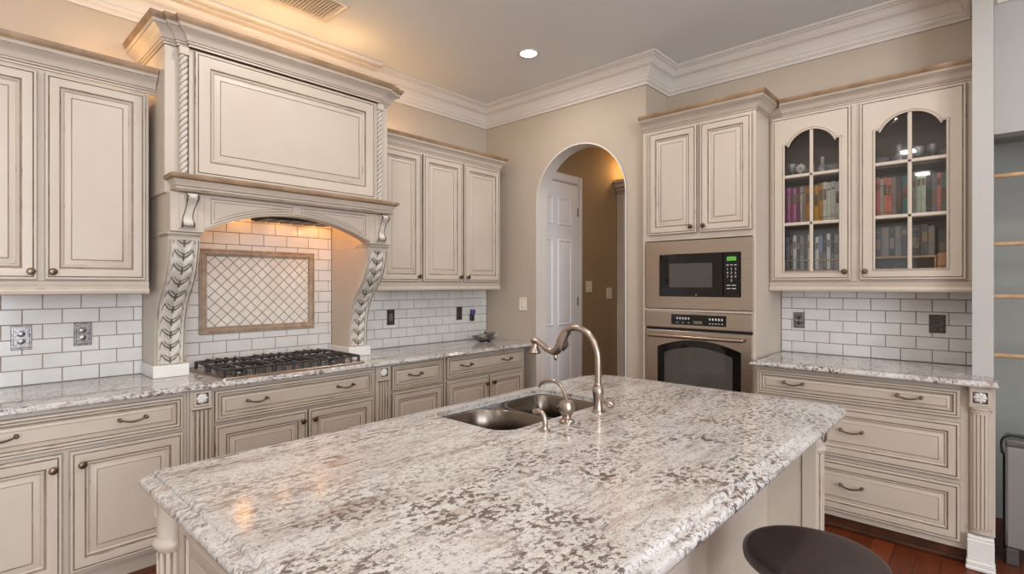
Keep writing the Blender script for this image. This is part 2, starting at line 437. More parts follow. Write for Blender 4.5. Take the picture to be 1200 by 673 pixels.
for (a, b, c, d) in ((.918, 1.005, 0, 2.58), (.14, .918, 2.49, 2.58)):
    mb.box(a, b, c, d, .421, .446, 'door_white', .004); mb.box(a+.02 if a > .5 else a, b-.012, c+(.012 if a < .5 else 0), d-.012, .446, .456, 'door_white', .004)
struct(mb.build('trim_3'))
mb = MB(FA)
mb.box(1.74, 1.90, 0, 2.50, .421, .52, 'white_trim', .006)
for i, (e, z0, z1) in enumerate(((.01, 2.50, 2.53), (.03, 2.53, 2.57), (.055, 2.57, 2.62), (.07, 2.62, 2.66))):
    mb.box(1.74-e, 1.90+e, z0, z1, .421, .52+e, 'white_trim', .006)
tag(mb.build('pilaster'), 'white pilaster with a flared capital at the back of the hall through the arch', 'pilaster')

# ------------------------------------------------------------------ tiles
def tiles(name, fr, u0, u1, v0, v1, label, phase, w=.001, pu=.1585, pv=.0785, vb=None, hole=None):
    vb = v0 if vb is None else vb
    mb = MB(fr); mb.box(u0, u1, v0, v1, w, w+.005, 'grout')
    gw = .0019; r = 0
    z = vb
    while z < v1:
        a = phase - pu*60 + (pu/2 if r % 2 else 0)
        while a < u1:
            x0, x1, y0, y1 = max(a+gw, u0), min(a+pu-gw, u1), max(z+gw, v0), min(z+pv-gw, v1)
            if x1-x0 > .006 and y1-y0 > .006:
                rects = [(x0, x1, y0, y1)]
                if hole:
                    h0, h1, h2, h3 = hole; out = []
                    for (a0, a1, b0, b1) in rects:
                        if a1 <= h0 or a0 >= h1 or b1 <= h2 or b0 >= h3: out.append((a0, a1, b0, b1)); continue
                        if b0 < h2: out.append((a0, a1, b0, h2)); b0 = h2
                        if b1 > h3: out.append((a0, a1, h3, b1)); b1 = h3
                        if a0 < h0: out.append((a0, h0, b0, b1))
                        if a1 > h1: out.append((h1, a1, b0, b1))
                    rects = out
                for (a0, a1, b0, b1) in rects:
                    if a1-a0 < .006 or b1-b0 < .006: continue
                    mb.rings([[(a0+i, b0+i, q), (a1-i, b0+i, q), (a1-i, b1-i, q), (a0+i, b1-i, q)] for i, q in ((0, w+.0045), (.0004, w+.007), (.0022, w+.0085))], 'tile', None, 'tile')
            a += pu
        z += pv; r += 1
    return tag(mb.build(name, smooth=0), label, 'tile backsplash')
CT = .914                                            # counter height, left wall
CTC = .952                                           # counter height, back wall
tiles('tile_backsplash', FA, -4.6, -2.853, CT+.001, 1.392, 'white subway tile backsplash left of the range hood', -3.212)
tiles('tile_backsplash', FA, -2.699, -1.657, CT+.001, 1.916, 'white subway tile backsplash behind the cooktop inside the hood', -2.63, hole=(-2.545, -1.803, 1.128, 1.656))
tiles('tile_backsplash', FA, -1.503, -.012, CT+.001, 1.388, 'white subway tile backsplash between the range hood and the arch wall', -1.36)
FC = Frame(o=(0, .5, 0), U=(1, 0, 0), V=(0, 0, 1), W=(0, -1, 0))
tiles('tile_backsplash', FC, 2.560, 3.612, CTC+.001, 1.392, 'white subway tile backsplash under the glass-door cabinet', 2.627)

# framed diamond tile panel
t = thing('tile_mural', (.012, -2.174, 1.12), 'framed panel of diamond-set white tiles in a tan stone border above the cooktop', 'tile panel')
u0, u1, v0, v1 = -2.557, -1.793, 1.117, 1.667
mb = MB(FA)
bw = .047
pr = [(0, .0065), (0, .016), (.004, .021), (.010, .022), (.012, .018), (.014, .018), (.017, .022), (.030, .024), (.036, .021), (.038, .017), (.041, .017), (.044, .019), (bw, .014), (bw, .008)]
mb.rings([[(u0+i, v0+i, z), (u1-i, v0+i, z), (u1-i, v1-i, z), (u0+i, v1-i, z)] for i, z in pr], 'stone')
mb.build('frame', t)
mb = MB(FA)
a0, a1, b0, b1 = u0+bw, u1-bw, v0+bw, v1-bw
mb.box(a0, a1, b0, b1, .0065, .009, 'grout')
def clip_poly(P, ax, lim, sgn):
    out = []
    for i in range(len(P)):
        p, q = P[i], P[(i+1) % len(P)]; ip, iq = sgn*(p[ax]-lim) <= 0, sgn*(q[ax]-lim) <= 0
        if ip: out.append(p)
        if ip != iq:
            s = (lim-p[ax])/(q[ax]-p[ax]); out.append(tuple(p[k]+(q[k]-p[k])*s for k in (0, 1)))
    return out
D = .0742
nx = int((a1-a0)/D)+3; ny = int((b1-b0)/D)+3
for i in range(-1, nx):
    for j in range(-1, ny):
        for o in (0, .5):
            cx, cy = a0 + (i+o+.15)*D, b0 + (j+o+.1)*D; h = D/2-.0026
            for ins, w in ((0, None),):
                P = [(cx-h, cy), (cx, cy-h), (cx+h, cy), (cx, cy+h)]
                for ax, lim, sg in ((0, a0+.001, -1), (0, a1-.001, 1), (1, b0+.001, -1), (1, b1-.001, 1)):
                    if P: P = clip_poly(P, ax, lim, sg)
            if len(P) >= 3:
                mx = sum(p[0] for p in P)/len(P); my = sum(p[1] for p in P)/len(P)
                mb.rings([[(p[0], p[1], .009) for p in P], [(mx+(p[0]-mx)*.94, my+(p[1]-my)*.94, .012) for p in P]], 'tile_diamond', None, 'tile_diamond')
mb.build('diamond_tiles', t, smooth=0)

# ------------------------------------------------------------------ left wall cabinets
def ydir(y0, y1, w): return [(y0, .004), (y0, w), (y1, w), (y1, .004)]
wall_cab('wall_cabinet', 'cream glazed wall cabinet left of the range hood', FA, -3.90, -2.893, 1.388, 2.468, .33,
         [(-3.746, -3.344), (-3.318, -2.911)], [-3.368, -3.290], [(-3.90, .33), (-2.866, .33)], .122, side=-1)
wall_cab('wall_cabinet', 'cream glazed three-door wall cabinet right of the range hood', FA, -1.484, -.158, 1.390, 2.490, .33,
         [(-1.448, -1.068), (-1.050, -.630), (-.610, -.170)], [-1.100, -.664, -.578], [(-1.484, .33), (-.158, .33), (-.158, .004)], .108, side=-1, out=.75)

# ------------------------------------------------------------------ range hood
HL, HR, HX = -2.862, -1.490, .50
hood = thing('range_hood', (.25, -2.176, CT), 'tall cream mantel range hood on carved scroll legs above the cooktop', 'range hood')
mb = MB(FA); mb.box(HL, HR, 1.922, 2.70, .003, HX, 'cream', .003)
mb.box(-2.757, -1.595, 2.02, 2.70, HX, HX+.03, 'cream', .002)
mb.build('body', hood)
mb = MB(FA); raised(mb, -2.733, -1.619, 2.026, 2.690, HX+.0305, .018, .078, 1.15); mb.build('front_panel', hood)
# rope columns
for cu in (-2.781, -1.571):
    mb = MB(FA); n = 42; H0, H1 = 2.03, 2.655
    nz = 200; rs = []; 
    def rad(th, z): 
        q = (z/.033 + 3*th/(2*PI)) % 1
        return .0150 + .0065*math.sin(PI*q)**.6
    def fnr(a, b):
        z = H0 + (H1-H0)*b; th = 2*PI*a; r = rad(th, z); return (cu + r*math.cos(th), z, HX+.018 + r*math.sin(th))
    def mfr(a, b):
        z = H0 + (H1-H0)*b; q = (z/.033 + 3*a) % 1
        return 'glaze' if q < .10 or q > .93 else 'carve'
    mb.grid(fnr, n, nz, mfr); mb.build('rope_column', hood)
    mb = MB(FA); mb.box(cu-.024, cu+.024, 2.657, 2.699, HX+.0005, HX+.042, 'cream', .003); mb.build('capital', hood)
# crown that steps forward over the ropes and the centre
cp = [(HL, .004), (HL, HX), (-2.806, HX), (-2.806, HX+.022), (-2.757, HX+.022), (-2.757, HX+.049), (-1.595, HX+.049), (-1.595, HX+.022), (-1.546, HX+.022), (-1.546, HX), (HR, HX), (HR, .004)]
crown('crown_moulding', hood, FA, cp, 2.701, .125, 1.05, side=-1)
mb = MB(FA); mb.box(HL+.01, HR-.01, 2.76, 2.80, .004, HX, 'cream'); mb.build('top_board', hood)
# mantel shelf
mb = MB(FA)
sp = [(0, 1.925), (.020, 1.925), (.028, 1.930), (.034, 1.938), (.034, 1.945), (.029, 1.949), (.029, 1.952), (.034, 1.960), (.043, 1.978), (.047, 1.982), (.050, 1.985), (.057, 1.987), (.062, 1.996), (.062, 2.005), (.056, 2.011), (0, 2.012)]
sm = ['cream', 'cream', 'edge', 'cream', 'glaze', 'glaze', 'cream', 'cream', 'cream', 'glaze', 'gold_glaze', 'gold_glaze', 'gold_glaze', 'gold_glaze', 'gold_glaze']
mb.sweep([(HL+.055, HX+.001), (HL+.055, HX+.075), (HR-.055, HX+.075), (HR-.055, HX+.001)], sp, sm, side=-1)
mb.box(HL+.056, HR-.056, 1.926, 2.011, HX+.001, HX+.076, 'cream')
mb.build('mantel_shelf', hood)
# valance with arch
VA, VB = -2.690, -1.662
def arch_v(u):
    s = (u+2.176)/(.514); 
    return 1.855 - .128*abs(s)**2.1
us = [VA + (VB-VA)*i/40 for i in range(41)]
mb = MB(FA)
low = [(u, arch_v(u)) for u in us]
for i in range(40):
    mb.prism([low[i], low[i+1], (low[i+1][0], 1.924), (low[i][0], 1.924)], HX-.045, HX+.048, 'cream')
mb.box(HL+.012, VA, 1.716, 1.924, HX-.06, HX+.055, 'cream', .003); mb.box(VB, HR-.012, 1.716, 1.924, HX-.06, HX+.055, 'cream', .003)
val = mb.build('valance', hood)
# recessed panel moulding on the valance
mb = MB(FA)
def loop(pts, w, r=.0022, mat='glaze'): mb.tube([(a, b, w) for a, b in pts], r, mat, 6, True)
for (a, b) in ((VA+.035, -2.176-.028), (-2.176+.028, VB-.035)):
    for ins in (0, .016):
        pts = [(a+ins, 1.905-ins), (b-ins, 1.905-ins)] + [(u, arch_v(u)+.022+ins*.9) for u in [b-ins - (b-a-2*ins)*i/16 for i in range(17)]]
        loop(pts, HX+.0485, .0024 if ins == 0 else .0016)
arcp = [(u, arch_v(u)+.008, HX+.0485) for u in us]
mb.tube(arcp, .0018, 'glaze', 6)
mb.build('panel_moulding', hood)
# small scroll corbels
def cprof(t):      # outward reach down the corbel, t from top 0 to bottom 1
    return .016 + .026*math.exp(-((t-.10)/.16)**2) + .020*math.exp(-((t-.90)/.13)**2) + .012*(1-t)
for cu in (-2.768, -1.584):
    W0 = HX+.0555; v1_, v0_ = 1.914, 1.738
    def cc(t): return cu + .008 - .016*t + .004*math.sin(2*PI*t)
    def half(t): return .030*(1-.30*math.sin(PI*t)**2)
    mb = MB(FA); mb.box(cu-.042, cu+.042, v0_-.006, v1_+.002, W0, W0+.008, 'cream', .002)
    ts = [i/24 for i in range(25)]
    mb.rings([[(cc(t)-half(t), v1_-(v1_-v0_)*t, W0+.008), (cc(t)-half(t), v1_-(v1_-v0_)*t, W0+cprof(t)), (cc(t)+half(t), v1_-(v1_-v0_)*t, W0+cprof(t)), (cc(t)+half(t), v1_-(v1_-v0_)*t, W0+.008)] for t in ts], 'carve', 'carve', 'carve')
    c = mb.build('corbel', hood)
    mb = MB(FA)
    for sg in (-1, 1):
        mb.tube([(cc(t)+sg*half(t)*.92, v1_-(v1_-v0_)*t, W0+cprof(t)) for t in ts], [.0045 if .02 < t < .22 or t > .86 else .0026 for t in ts], 'dark_glaze', 8)
        mb.lathe((cc(.1)+sg*.024, v1_-.014, W0+cprof(.08)), [(.007, -.004), (.006, .003), (.002, .004)], 'dark_glaze', 10, (0, 0, 1))
    mb.tube([(cc(.96)-.026, v0_+.008, W0+cprof(.96)), (cc(.96), v0_+.005, W0+cprof(.97)+.002), (cc(.96)+.026, v0_+.008, W0+cprof(.96))], .003, 'dark_glaze', 6)
    mb.build('scroll_line', c)
# legs
ZC = [.985, 1.05, 1.12, 1.187, 1.25, 1.32, 1.365, 1.413, 1.46, 1.515, 1.57, 1.63, 1.69]
XC = [.258, .258, .262, .271, .287, .318, .352, .400, .440, .474, .496, .510, .517]
def legx(z):
    if z <= ZC[0]: return XC[0]
    for i in range(len(ZC)-1):
        if z <= ZC[i+1]:
            t = (z-ZC[i])/(ZC[i+1]-ZC[i]); t = t*t*(3-2*t)*.4 + t*.6
            return XC[i]+(XC[i+1]-XC[i])*t
    return XC[-1]
for (a, b) in ((-2.850, -2.700), (-1.655, -1.505)):
    mid, hw = (a+b)/2, (b-a)/2
    zs = [.985 + (1.69-.985)*i/48 for i in range(49)]
    poly = [(.0115, .985)] + [(legx(z), z) for z in zs] + [(.0115, 1.69)]
    mb = MB(FA); mb.prism(poly, a, b, 'cream', axis='u'); leg = mb.build('leg', hood)
    mb = MB(FA)
    P9 = 9.5
    def relief(s, q):     # s in [-1,1] across, q in [0,1] up the leg
        e = abs(s)
        if e > .80:
            return (.002 if e > .93 else (-.003 if e > .87 else .003)), ('edge' if e > .93 else ('dark_glaze' if e > .885 else 'carve'))
        k = q*P9; f = k - math.floor(k)
        dark = False; h = 0
        for df in (-1, 0, 1):
            y = f + df
            c = .20 + .50*(e/.58)**2 if e < .58 else .70 - (e-.58)*3.2
            d = y - c
            if abs(d) < (.058 if e < .58 else .085) and e < .72: dark = True
            if abs(d-.27) < .034 and .10 < e < .46: dark = True
            if e < .06 and -.05 < y < .52: dark = True
            if e < .13 and abs(y-.20) < .055: dark = True
            x = e - .36; yy = d - .42
            g_ = (x/.36)**2 + (yy/.42)**2
            if g_ < 1: h = max(h, .010*math.sqrt(1-g_))
        if dark: return h*.5, 'dark_glaze'
        return .001+h, 'carve'
    NU, NV = 60, 300
    def fl(i, j):
        z = .99 + (1.675-.99)*j; s = i*2-1
        return (mid + s*hw*.97, z, legx(z) + .002 + relief(s, j)[0])
    mb.grid(fl, NU, NV, lambda i, j: relief(i*2-1, j)[1])
    mb.build('leaf_carving', leg, smooth=60)
    mb = MB(FA); mb.box(a-.012, b+.015, CT+.001, .984, .0115, .283, 'plinth_white', .003); mb.build('plinth', hood)
    mb = MB(FA)
    for e, z0, z1 in ((.0, 1.690, 1.697), (.006, 1.697, 1.703), (.014, 1.703, 1.715)):
        mb.box(a-(e*.8 if a < -2 else 0), b+(e*.8 if a > -2 else 0), z0, z1, .36, .523+e, 'cream' if e != .006 else 'edge', .002)
    mb.build('leg_cap', hood)
for a_, b_2 in ((HL+.012, -2.700), (-1.655, HR-.012)):
    mb = MB(FA); mb.box(a_, b_2, 1.691, 1.921, .0115, .359, 'cream'); mb.box(a_, b_2, 1.7165, 1.921, .359, HX-.061, 'cream'); mb.build('side_board', hood)
mb = MB(FA); mb.box(-2.30, -1.79, 1.852, 1.921, .16, .42, 'dark_cavity', .004)
for i in range(6): mb.box(-2.285+i*.082, -2.285+i*.082+.065, 1.845, 1.8515, .18, .40, 'grate', .002)
mb.build('vent_insert', hood)
for u, w in ((-2.585, .10), (-2.315, .10), (-2.045, .10), (-1.775, .10), (-1.72, .42)):
    mb = MB(FA); mb.lathe((u, 1.9215, w), [(.030, 0), (.030, -.004), (.024, -.006)], 'nickel', 18); l_ = mb.build('lamp', hood)
    mb = MB(FA); mb.lathe((u, 1.9155, w), [(.022, 0), (.022, -.002)], 'lamp_warm', 16); mb.build('bulb', l_)

# ------------------------------------------------------------------ base cabinets
def rosette(par, fr, u, v, w, s=.034):
    mb = MB(fr)
    mb.rings([[(u-s, v-s, w), (u+s, v-s, w), (u+s, v+s, w), (u-s, v+s, w)], [(u-s, v-s, w+.010), (u+s, v-s, w+.010), (u+s, v+s, w+.010), (u-s, v+s, w+.010)],
              [(u-s+.008, v-s+.008, w+.010), (u+s-.008, v-s+.008, w+.010), (u+s-.008, v+s-.008, w+.010), (u-s+.008, v+s-.008, w+.010)],
              [(u-s+.009, v-s+.009, w+.003), (u+s-.009, v-s+.009, w+.003), (u+s-.009, v+s-.009, w+.003), (u-s+.009, v+s-.009, w+.003)]], ['cream', 'cream', 'dark_glaze'], None, 'dark_glaze')
    R = s-.009
    def fn(a, b):
        th = 2*PI*a; r = R*b; pet = .5+.5*math.cos(8*th)
        h = .004 + .010*math.sin(PI*min(1, b*1.0))*(.55+.45*pet) + (.006 if b < .25 else 0)
        return (u + r*(.86+.14*pet)*math.cos(th), v + r*(.86+.14*pet)*math.sin(th), w+h)
    mb.grid(fn, 48, 8, lambda a, b: 'plinth_white' if (b > .3 or b < .2) else 'glaze')
    return mb.build('rosette', par)
def flutes(mb, u0, u1, v0, v1, w, n=4, d=.008):
    pw = (u1-u0)/n
    pts = [(u0, w, 'cream')]
    for i in range(n):
        a = u0+pw*i
        pts += [(a+pw*.22, w, 'cream'), (a+pw*.30, w-d*.8, 'edge'), (a+pw*.5, w-d, 'glaze'), (a+pw*.70, w-d*.8, 'glaze'), (a+pw*.78, w, 'edge')]
    pts.append((u1, w, 'cream'))
    A = [mb.p(a, v0, z) for a, z, _ in pts]; B = [mb.p(a, v1, z) for a, z, _ in pts]
    for i in range(len(pts)-1): mb.face((A[i], A[i+1], B[i+1], B[i]), pts[i+1][2])
def pilaster(par, fr, u0, u1, v0, v1, w0, w1):
    p = MB(fr); p.box(u0, u1, v0, v1, w0, w1-.009, 'cream', .002)
    flutes(p, u0+.010, u1-.010, v0+.02, v1-.100, w1)
    p.box(u0+.004, u1-.004, v0, v0+.02, w1-.009, w1+.002, 'cream', .002)
    p.box(u0+.010, u1-.010, v1-.078, v1-.004, w1-.009, w1-.001, 'cream', .002)
    p.box(u0+.002, u1-.002, v1-.096, v1-.086, w1-.009, w1+.010, 'cream', .003)
    p.box(u0+.006, u1-.006, v1-.104, v1-.098, w1-.009, w1+.005, 'glaze', .002)
    for uu in (u0+.010, u1-.010): p.box(uu-.0006, uu+.0006, v0+.02, v1-.1, w1-.009, w1, 'cream')
    q = p.build('pilaster', par)
    rosette(q, fr, (u0+u1)/2, v1-.041, w1-.0005, min(.037, (u1-u0)/2-.010))
    return q
def base_cab(name, label, fr, u0, u1, wf, top, fronts, doors, pils=(), w0=.003, toe=.105, toe_w=.53, toe_mat='cream', kick=True):
    t = thing(name, fr((u0+u1)/2, 0, w0), label, 'cabinet')
    mb = MB(fr); mb.box(u0, u1, toe, top, w0, wf, 'cream', .002); mb.build('body', t)
    mb = MB(fr); mb.box(u0, u1, .001, toe-.001, w0, toe_w, toe_mat); mb.build('toe_kick', t)
    for (a, b, c, d, hs) in fronts:
        mb = MB(fr); raised(mb, a, b, c, d, wf+.001, .02, .030 if d-c < .2 else .052, .55 if d-c < .2 else .85); dr = mb.build('drawer', t)
        for h in hs: pull(dr, fr, h, (c+d)/2 + (.012 if d-c < .2 else .02), wf+.021)
    for (a, b, c, d, kk) in doors:
        mb = MB(fr); raised(mb, a, b, c, d, wf+.001); do = mb.build('door', t)
        if kk is not None: knob(do, fr, kk, d-.062, wf+.021)
    for (a, b) in pils: pilaster(t, fr, a, b, .108, top-.002, wf+.0005, wf+.032)
    return t
WF_ = .605
base_cab('base_cabinet', 'cream base cabinet with one wide drawer over two doors, left of the cooktop', FA, -3.80, -2.790, WF_, .882,
         [(-3.745, -2.809, .695, .862, (-3.49, -3.027))], [(-3.745, -3.286, .125, .677, -3.320), (-3.262, -2.809, .125, .677, -3.218)])
base_cab('base_cabinet', 'cream base cabinet with fluted pilasters directly below the cooktop', FA, -2.789, -1.552, WF_, .882,
         [(-2.659, -1.683, .695, .862, (-2.444, -1.896))], [(-2.659, -2.145, .125, .677, -2.180), (-2.137, -1.683, .125, .677, -2.105)], [(-2.778, -2.676), (-1.664, -1.562)])
base_cab('base_cabinet', 'narrow cream base cabinet with a single drawer, right of the cooktop pilaster', FA, -1.551, -1.064, WF_, .882,
         [(-1.533, -1.080, .700, .868, (-1.343,))], [(-1.533, -1.080, .125, .682, None)])
base_cab('base_cabinet', 'cream base cabinet in the corner beside the arch wall, drawer with two pulls', FA, -1.052, -.130, WF_, .882,
         [(-1.036, -.148, .712, .882-.004, (-.845, -.382))], [(-1.036, -.586, .125, .690, -.620), (-.572, -.148, .125, .690, -.540)])

# ------------------------------------------------------------------ counter tops
def slab(name, fr, outline, v0, v1, mat, label, cat, nose=.012, holes=None):
    """outline in (u,w), counter-clockwise from above; eased edge."""
    mb = MB(fr)
    P = [Vector(q) for q in outline]; n = len(P)
    def off(d):
        out = []
        for i in range(n):
            a, b, c = P[i-1], P[i], P[(i+1) % n]
            d1 = (b-a).normalized(); d2 = (c-b).normalized()
            n1 = Vector((-d1.y, d1.x)); n2 = Vector((-d2.y, d2.x)); m = (n1+n2)/(1+n1.dot(n2)+1e-6)
            out.append(b + m*d)
        return out
    return mb, off
GR = 'granite_counter'
NOSE = [(0., .0), (.012, .0), (.017, .003), (.018, .008), (.022, .012), (.026, .018), (.026, .024), (.022, .029), (.012, .031), (0., .031)]  # (out, drop)
def counter(name, fr, path, back, top, label, mat=GR):
    """front edge moulded along path (u,w); flat top reaches back to w=back."""
    mb = MB(fr)
    prof = [(o-.026, top-d) for o, d in NOSE]
    mb.sweep(path, prof, mat, caps=True, side=-1)
    # top and underside fill
    n = len(path)
    ids = [len(mb.v)]
    def inset(i): 
        ns = []
        P = [Vector(q) for q in path]
        if i > 0: d = (P[i]-P[i-1]).normalized(); ns.append(Vector((-d.y, d.x)))
        if i < n-1: d = (P[i+1]-P[i]).normalized(); ns.append(Vector((-d.y, d.x)))
        m = sum(ns, Vector((0, 0)))
        if len(ns) == 2: m = m/(1+ns[0].dot(ns[1]))
        return P[i] - m*.026
    Q = [inset(i) for i in range(n)]
    for v in (top, top-.031):
        mb.face([mb.p(q.x, v, q.y) for q in Q] + [mb.p(Q[-1].x, v, back), mb.p(Q[0].x, v, back)], mat)
    return tag(mb.build(name, smooth=50), label, 'countertop')
counter('countertop', FA, [(-4.2, .655), (-.002, .655)], .0105, CT, 'speckled granite countertop along the hood wall')

# cooktop
ck = thing('gas_cooktop', (.33, -2.176, CT), 'stainless gas cooktop with black cast grates under the range hood', 'cooktop')
CKL, CKR, CK0, CK1 = -2.632, -1.735, .085, .615
mb = MB(FA)
def rrect(u0, u1, w0, w1, r, n=5):
    pts = []
    for cx, cy, a in ((u1-r, w1-r, 0), (u0+r, w1-r, 90), (u0+r, w0+r, 180), (u1-r, w0+r, 270)):
        for i in range(n+1):
            t = math.radians(a+90*i/n); pts.append((cx+r*math.cos(t), cy+r*math.sin(t)))
    return pts
lev = [(0, .001), (0, .008), (.004, .012), (.020, .012), (.028, .007), (.03, .007)]
mb.rings([[(a, CT+h, b) for a, b in rrect(CKL+i, CKR-i, CK0+i, CK1-i, .03)] for i, h in lev], 'steel', 'steel', 'steel')
mb.build('tray', ck)
B5 = [(-2.48, .20, .036), (-2.48, .46, .042), (-2.184, .33, .055), (-1.888, .20, .042), (-1.888, .46, .036)]
for (u, w, r) in B5:
    mb = MB(FA)
    mb.lathe((u, CT+.0075, w), [(r+.022, 0), (r+.020, .003), (r+.004, .005), (r+.002, .014), (r-.002, .017), (r-.004, .0175)], 'burner', 24)
    b_ = mb.build('burner', ck)
    mb = MB(FA); mb.lathe((u, CT+.0253, w), [(r-.004, 0), (r-.001, .003), (r-.003, .007), (r-.014, .009)], 'black', 24); mb.build('burner_cap', b_)
for gi in range(3):
    a0 = CKL+.03 + gi*(CKR-CKL-.06)/3; a1 = a0 + (CKR-CKL-.06)/3 - .006
    mb = MB(FA); zt = CT+.056; w0, w1 = CK0+.035, CK1-.035
    def bar(p, q, r=.0075): mb.tube([p, q], r, 'grate', 6)
    for w in (w0, w1): bar((a0, zt-.006, w), (a1, zt-.006, w))
    for u in (a0, a1): bar((u, zt-.006, w0), (u, zt-.006, w1))
    mw = (w0+w1)/2; mu = (a0+a1)/2
    bar((a0, zt-.004, mw), (a1, zt-.004, mw))
    for u in (a0+.055, a1-.055, a0+.11, a1-.11):
        for (p, q) in ((w0, w0+.17), (w1, w1-.17)):
            sg = 1 if q > p else -1
            mb.tube([(u, CT+.010, p), (u, zt-.008, p+sg*.002), (u, zt+.004, p+sg*.016), (u + (mu-u)*.35, zt+.004, q)], .0085, 'grate', 6)
    for u in (a0, a1):
        for w in (w0, w1, mw): mb.tube([(u, CT+.0125, w), (u, zt-.004, w)], .010, 'grate', 6)
    for w in ((w0+mw)/2, (w1+mw)/2):
        mb.tube([(a0, zt-.004, w), (a0+.09, zt+.004, w)], .0075, 'grate', 6); mb.tube([(a1, zt-.004, w), (a1-.09, zt+.004, w)], .0075, 'grate', 6)
    mb.build('grate', ck)

# ------------------------------------------------------------------ outlets and switches
def plate(name, fr, u, v, w, hw, hh, label, mat, ins, kind):
    t = thing(name, fr(u, v-hh, w), label, 'outlet' if kind == 'outlet' else 'light switch')
    mb = MB(fr)
    pr = [(0, 0), (0, .004), (.003, .007), (.009, .007), (.011, .004), (.014, .004)]
    mb.rings([[(u-hw+i, v-hh+i, w+z), (u+hw-i, v-hh+i, w+z), (u+hw-i, v+hh-i, w+z), (u-hw+i, v+hh-i, w+z)] for i, z in pr], mat, mat, mat)
    mb.build('cover_plate', t)
    mb = MB(fr); W = w+.0045
    if kind == 'outlet':
        for dv in (-.019, .019):
            mb.lathe((u, v+dv, W), [(.0155, 0), (.0155, .004), (.013, .0055)], ins, 14, (0, 0, 1))
            for du in (-.006, .006): mb.box(u+du-.0012, u+du+.0012, v+dv-.001, v+dv+.008, W+.0056, W+.0066, 'black')
            mb.lathe((u, v+dv-.008, W+.0055), [(.003, 0), (.003, .001)], 'black', 8, (0, 0, 1))
        mb.build('socket', t)
    else:
        n = 2 if kind == 'double' else 1
        for i in range(n):
            c = u + (i-(n-1)/2)*.045
            mb.box(c-.0155, c+.0155, v-.032, v+.032, W-.0004, W+.003, ins, .001); mb.box(c-.012, c+.012, v-.028, v+.028, W+.003, W+.006, ins, .002)
        mb.build('rocker', t)
    return t
TW = .0105
plate('wall_outlet', FA, -3.374, 1.163, TW, .040, .062, 'silver outlet plate on the subway tile, leftmost of the two silver ones', 'pewter', 'pewter', 'outlet')
plate('wall_outlet', FA, -3.126, 1.165, TW, .039, .062, 'silver outlet plate on the subway tile nearest the left leg of the range hood', 'pewter', 'pewter', 'outlet')
plate('rocker_switch', FA, -1.127, 1.166, TW, .037, .064, 'dark pewter rocker switch plate on the tile just right of the range hood', 'dark_pewter', 'pewter', 'single')
plate('rocker_switch', FA, -.369, 1.168, TW, .034, .061, 'dark pewter switch plate on the tile above the glass bowl', 'dark_pewter', 'dark_pewter', 'single')
plate('wall_outlet', FC, 2.676, 1.183, TW, .036, .056, 'dark pewter outlet plate on the tile beside the oven cabinet', 'pewter', 'dark_pewter', 'outlet')
plate('wall_outlet', FC, 3.444, 1.195, TW, .040, .056, 'dark pewter outlet plate on the tile next to the right wall post', 'dark_pewter', 'dark_pewter', 'outlet')
plate('rocker_switch', FB, .484, 1.258, .001, .043, .060, 'beige switch plate on the tan wall left of the arch', 'plate_beige', 'plate_beige', 'single')
FH = Frame(o=(.42, 0, 0), U=(0, 1, 0), V=(0, 0, 1), W=(1, 0, 0))
plate('rocker_switch', FH, 1.165, 1.413, .001, .055, .062, 'double switch plate on the hall wall beside the white door', 'plate_beige', 'plate_beige', 'double')
plate('rocker_switch', FH, 1.575, 1.338, .001, .055, .062, 'double switch plate on the hall wall beside the white pilaster', 'plate_beige', 'plate_beige', 'double')
# plug-in device over the bowl
t = thing('plug_in_nightlight', (TW+.001, -.217, 1.09), 'small black and blue plug-in device on the tile in the corner', 'night light')
mb = MB(FA); mb.box(-.238, -.196, 1.09, 1.16, TW, TW+.03, 'black', .006); mb.build('plug_body', t)
base_mat('blue_shade', (70, 74, 130), .2)
mb = MB(FA); mb.lathe((-.213, 1.150, TW+.022), [(.018, 0), (.026, .03), (.024, .05)], 'blue_shade', 14); mb.build('lamp_shade', t)
# glass bowl
t = thing('glass_bowl', (.26, -.275, CT), 'smoked glass gondola bowl on the counter in the corner', 'bowl')
mb = MB(FA); bu, bw_ = -.275, .26
def bfn(a, b):
    th = 2*PI*a; L = .07 + .075*b**.8; Wd = .045 + .045*b**.8
    lift = .040*max(0, abs(math.cos(th))-.45)*b**2
    return (bu + L*math.cos(th), CT+.010 + .034*b**1.4 + lift, bw_ + Wd*math.sin(th))
mb.grid(bfn, 40, 8, lambda a, b: 'smoke_glass')
mb.grid(lambda a, b: (bu+.070*b*math.cos(2*PI*a), CT+.010, bw_+.045*b*math.sin(2*PI*a)), 40, 2, lambda a, b: 'smoke_glass')
mb.build('bowl_body', t)
mb = MB(FA); mb.tube([(bu-.130, CT+.060, bw_), (bu-.05, CT+.068, bw_), (bu, CT+.071, bw_), (bu+.05, CT+.073, bw_), (bu+.138, CT+.075, bw_)], .0035, 'smoke_glass', 6)
mb.lathe((bu, CT+.071, bw_), [(.004, 0), (.010, .012), (.004, .028)], 'smoke_glass', 10); mb.build('handle', t)
mb = MB(FA); mb.lathe((bu, CT+.001, bw_), [(.055, 0), (.055, .004), (.03, .009)], 'smoke_glass', 20); mb.build('foot', t)

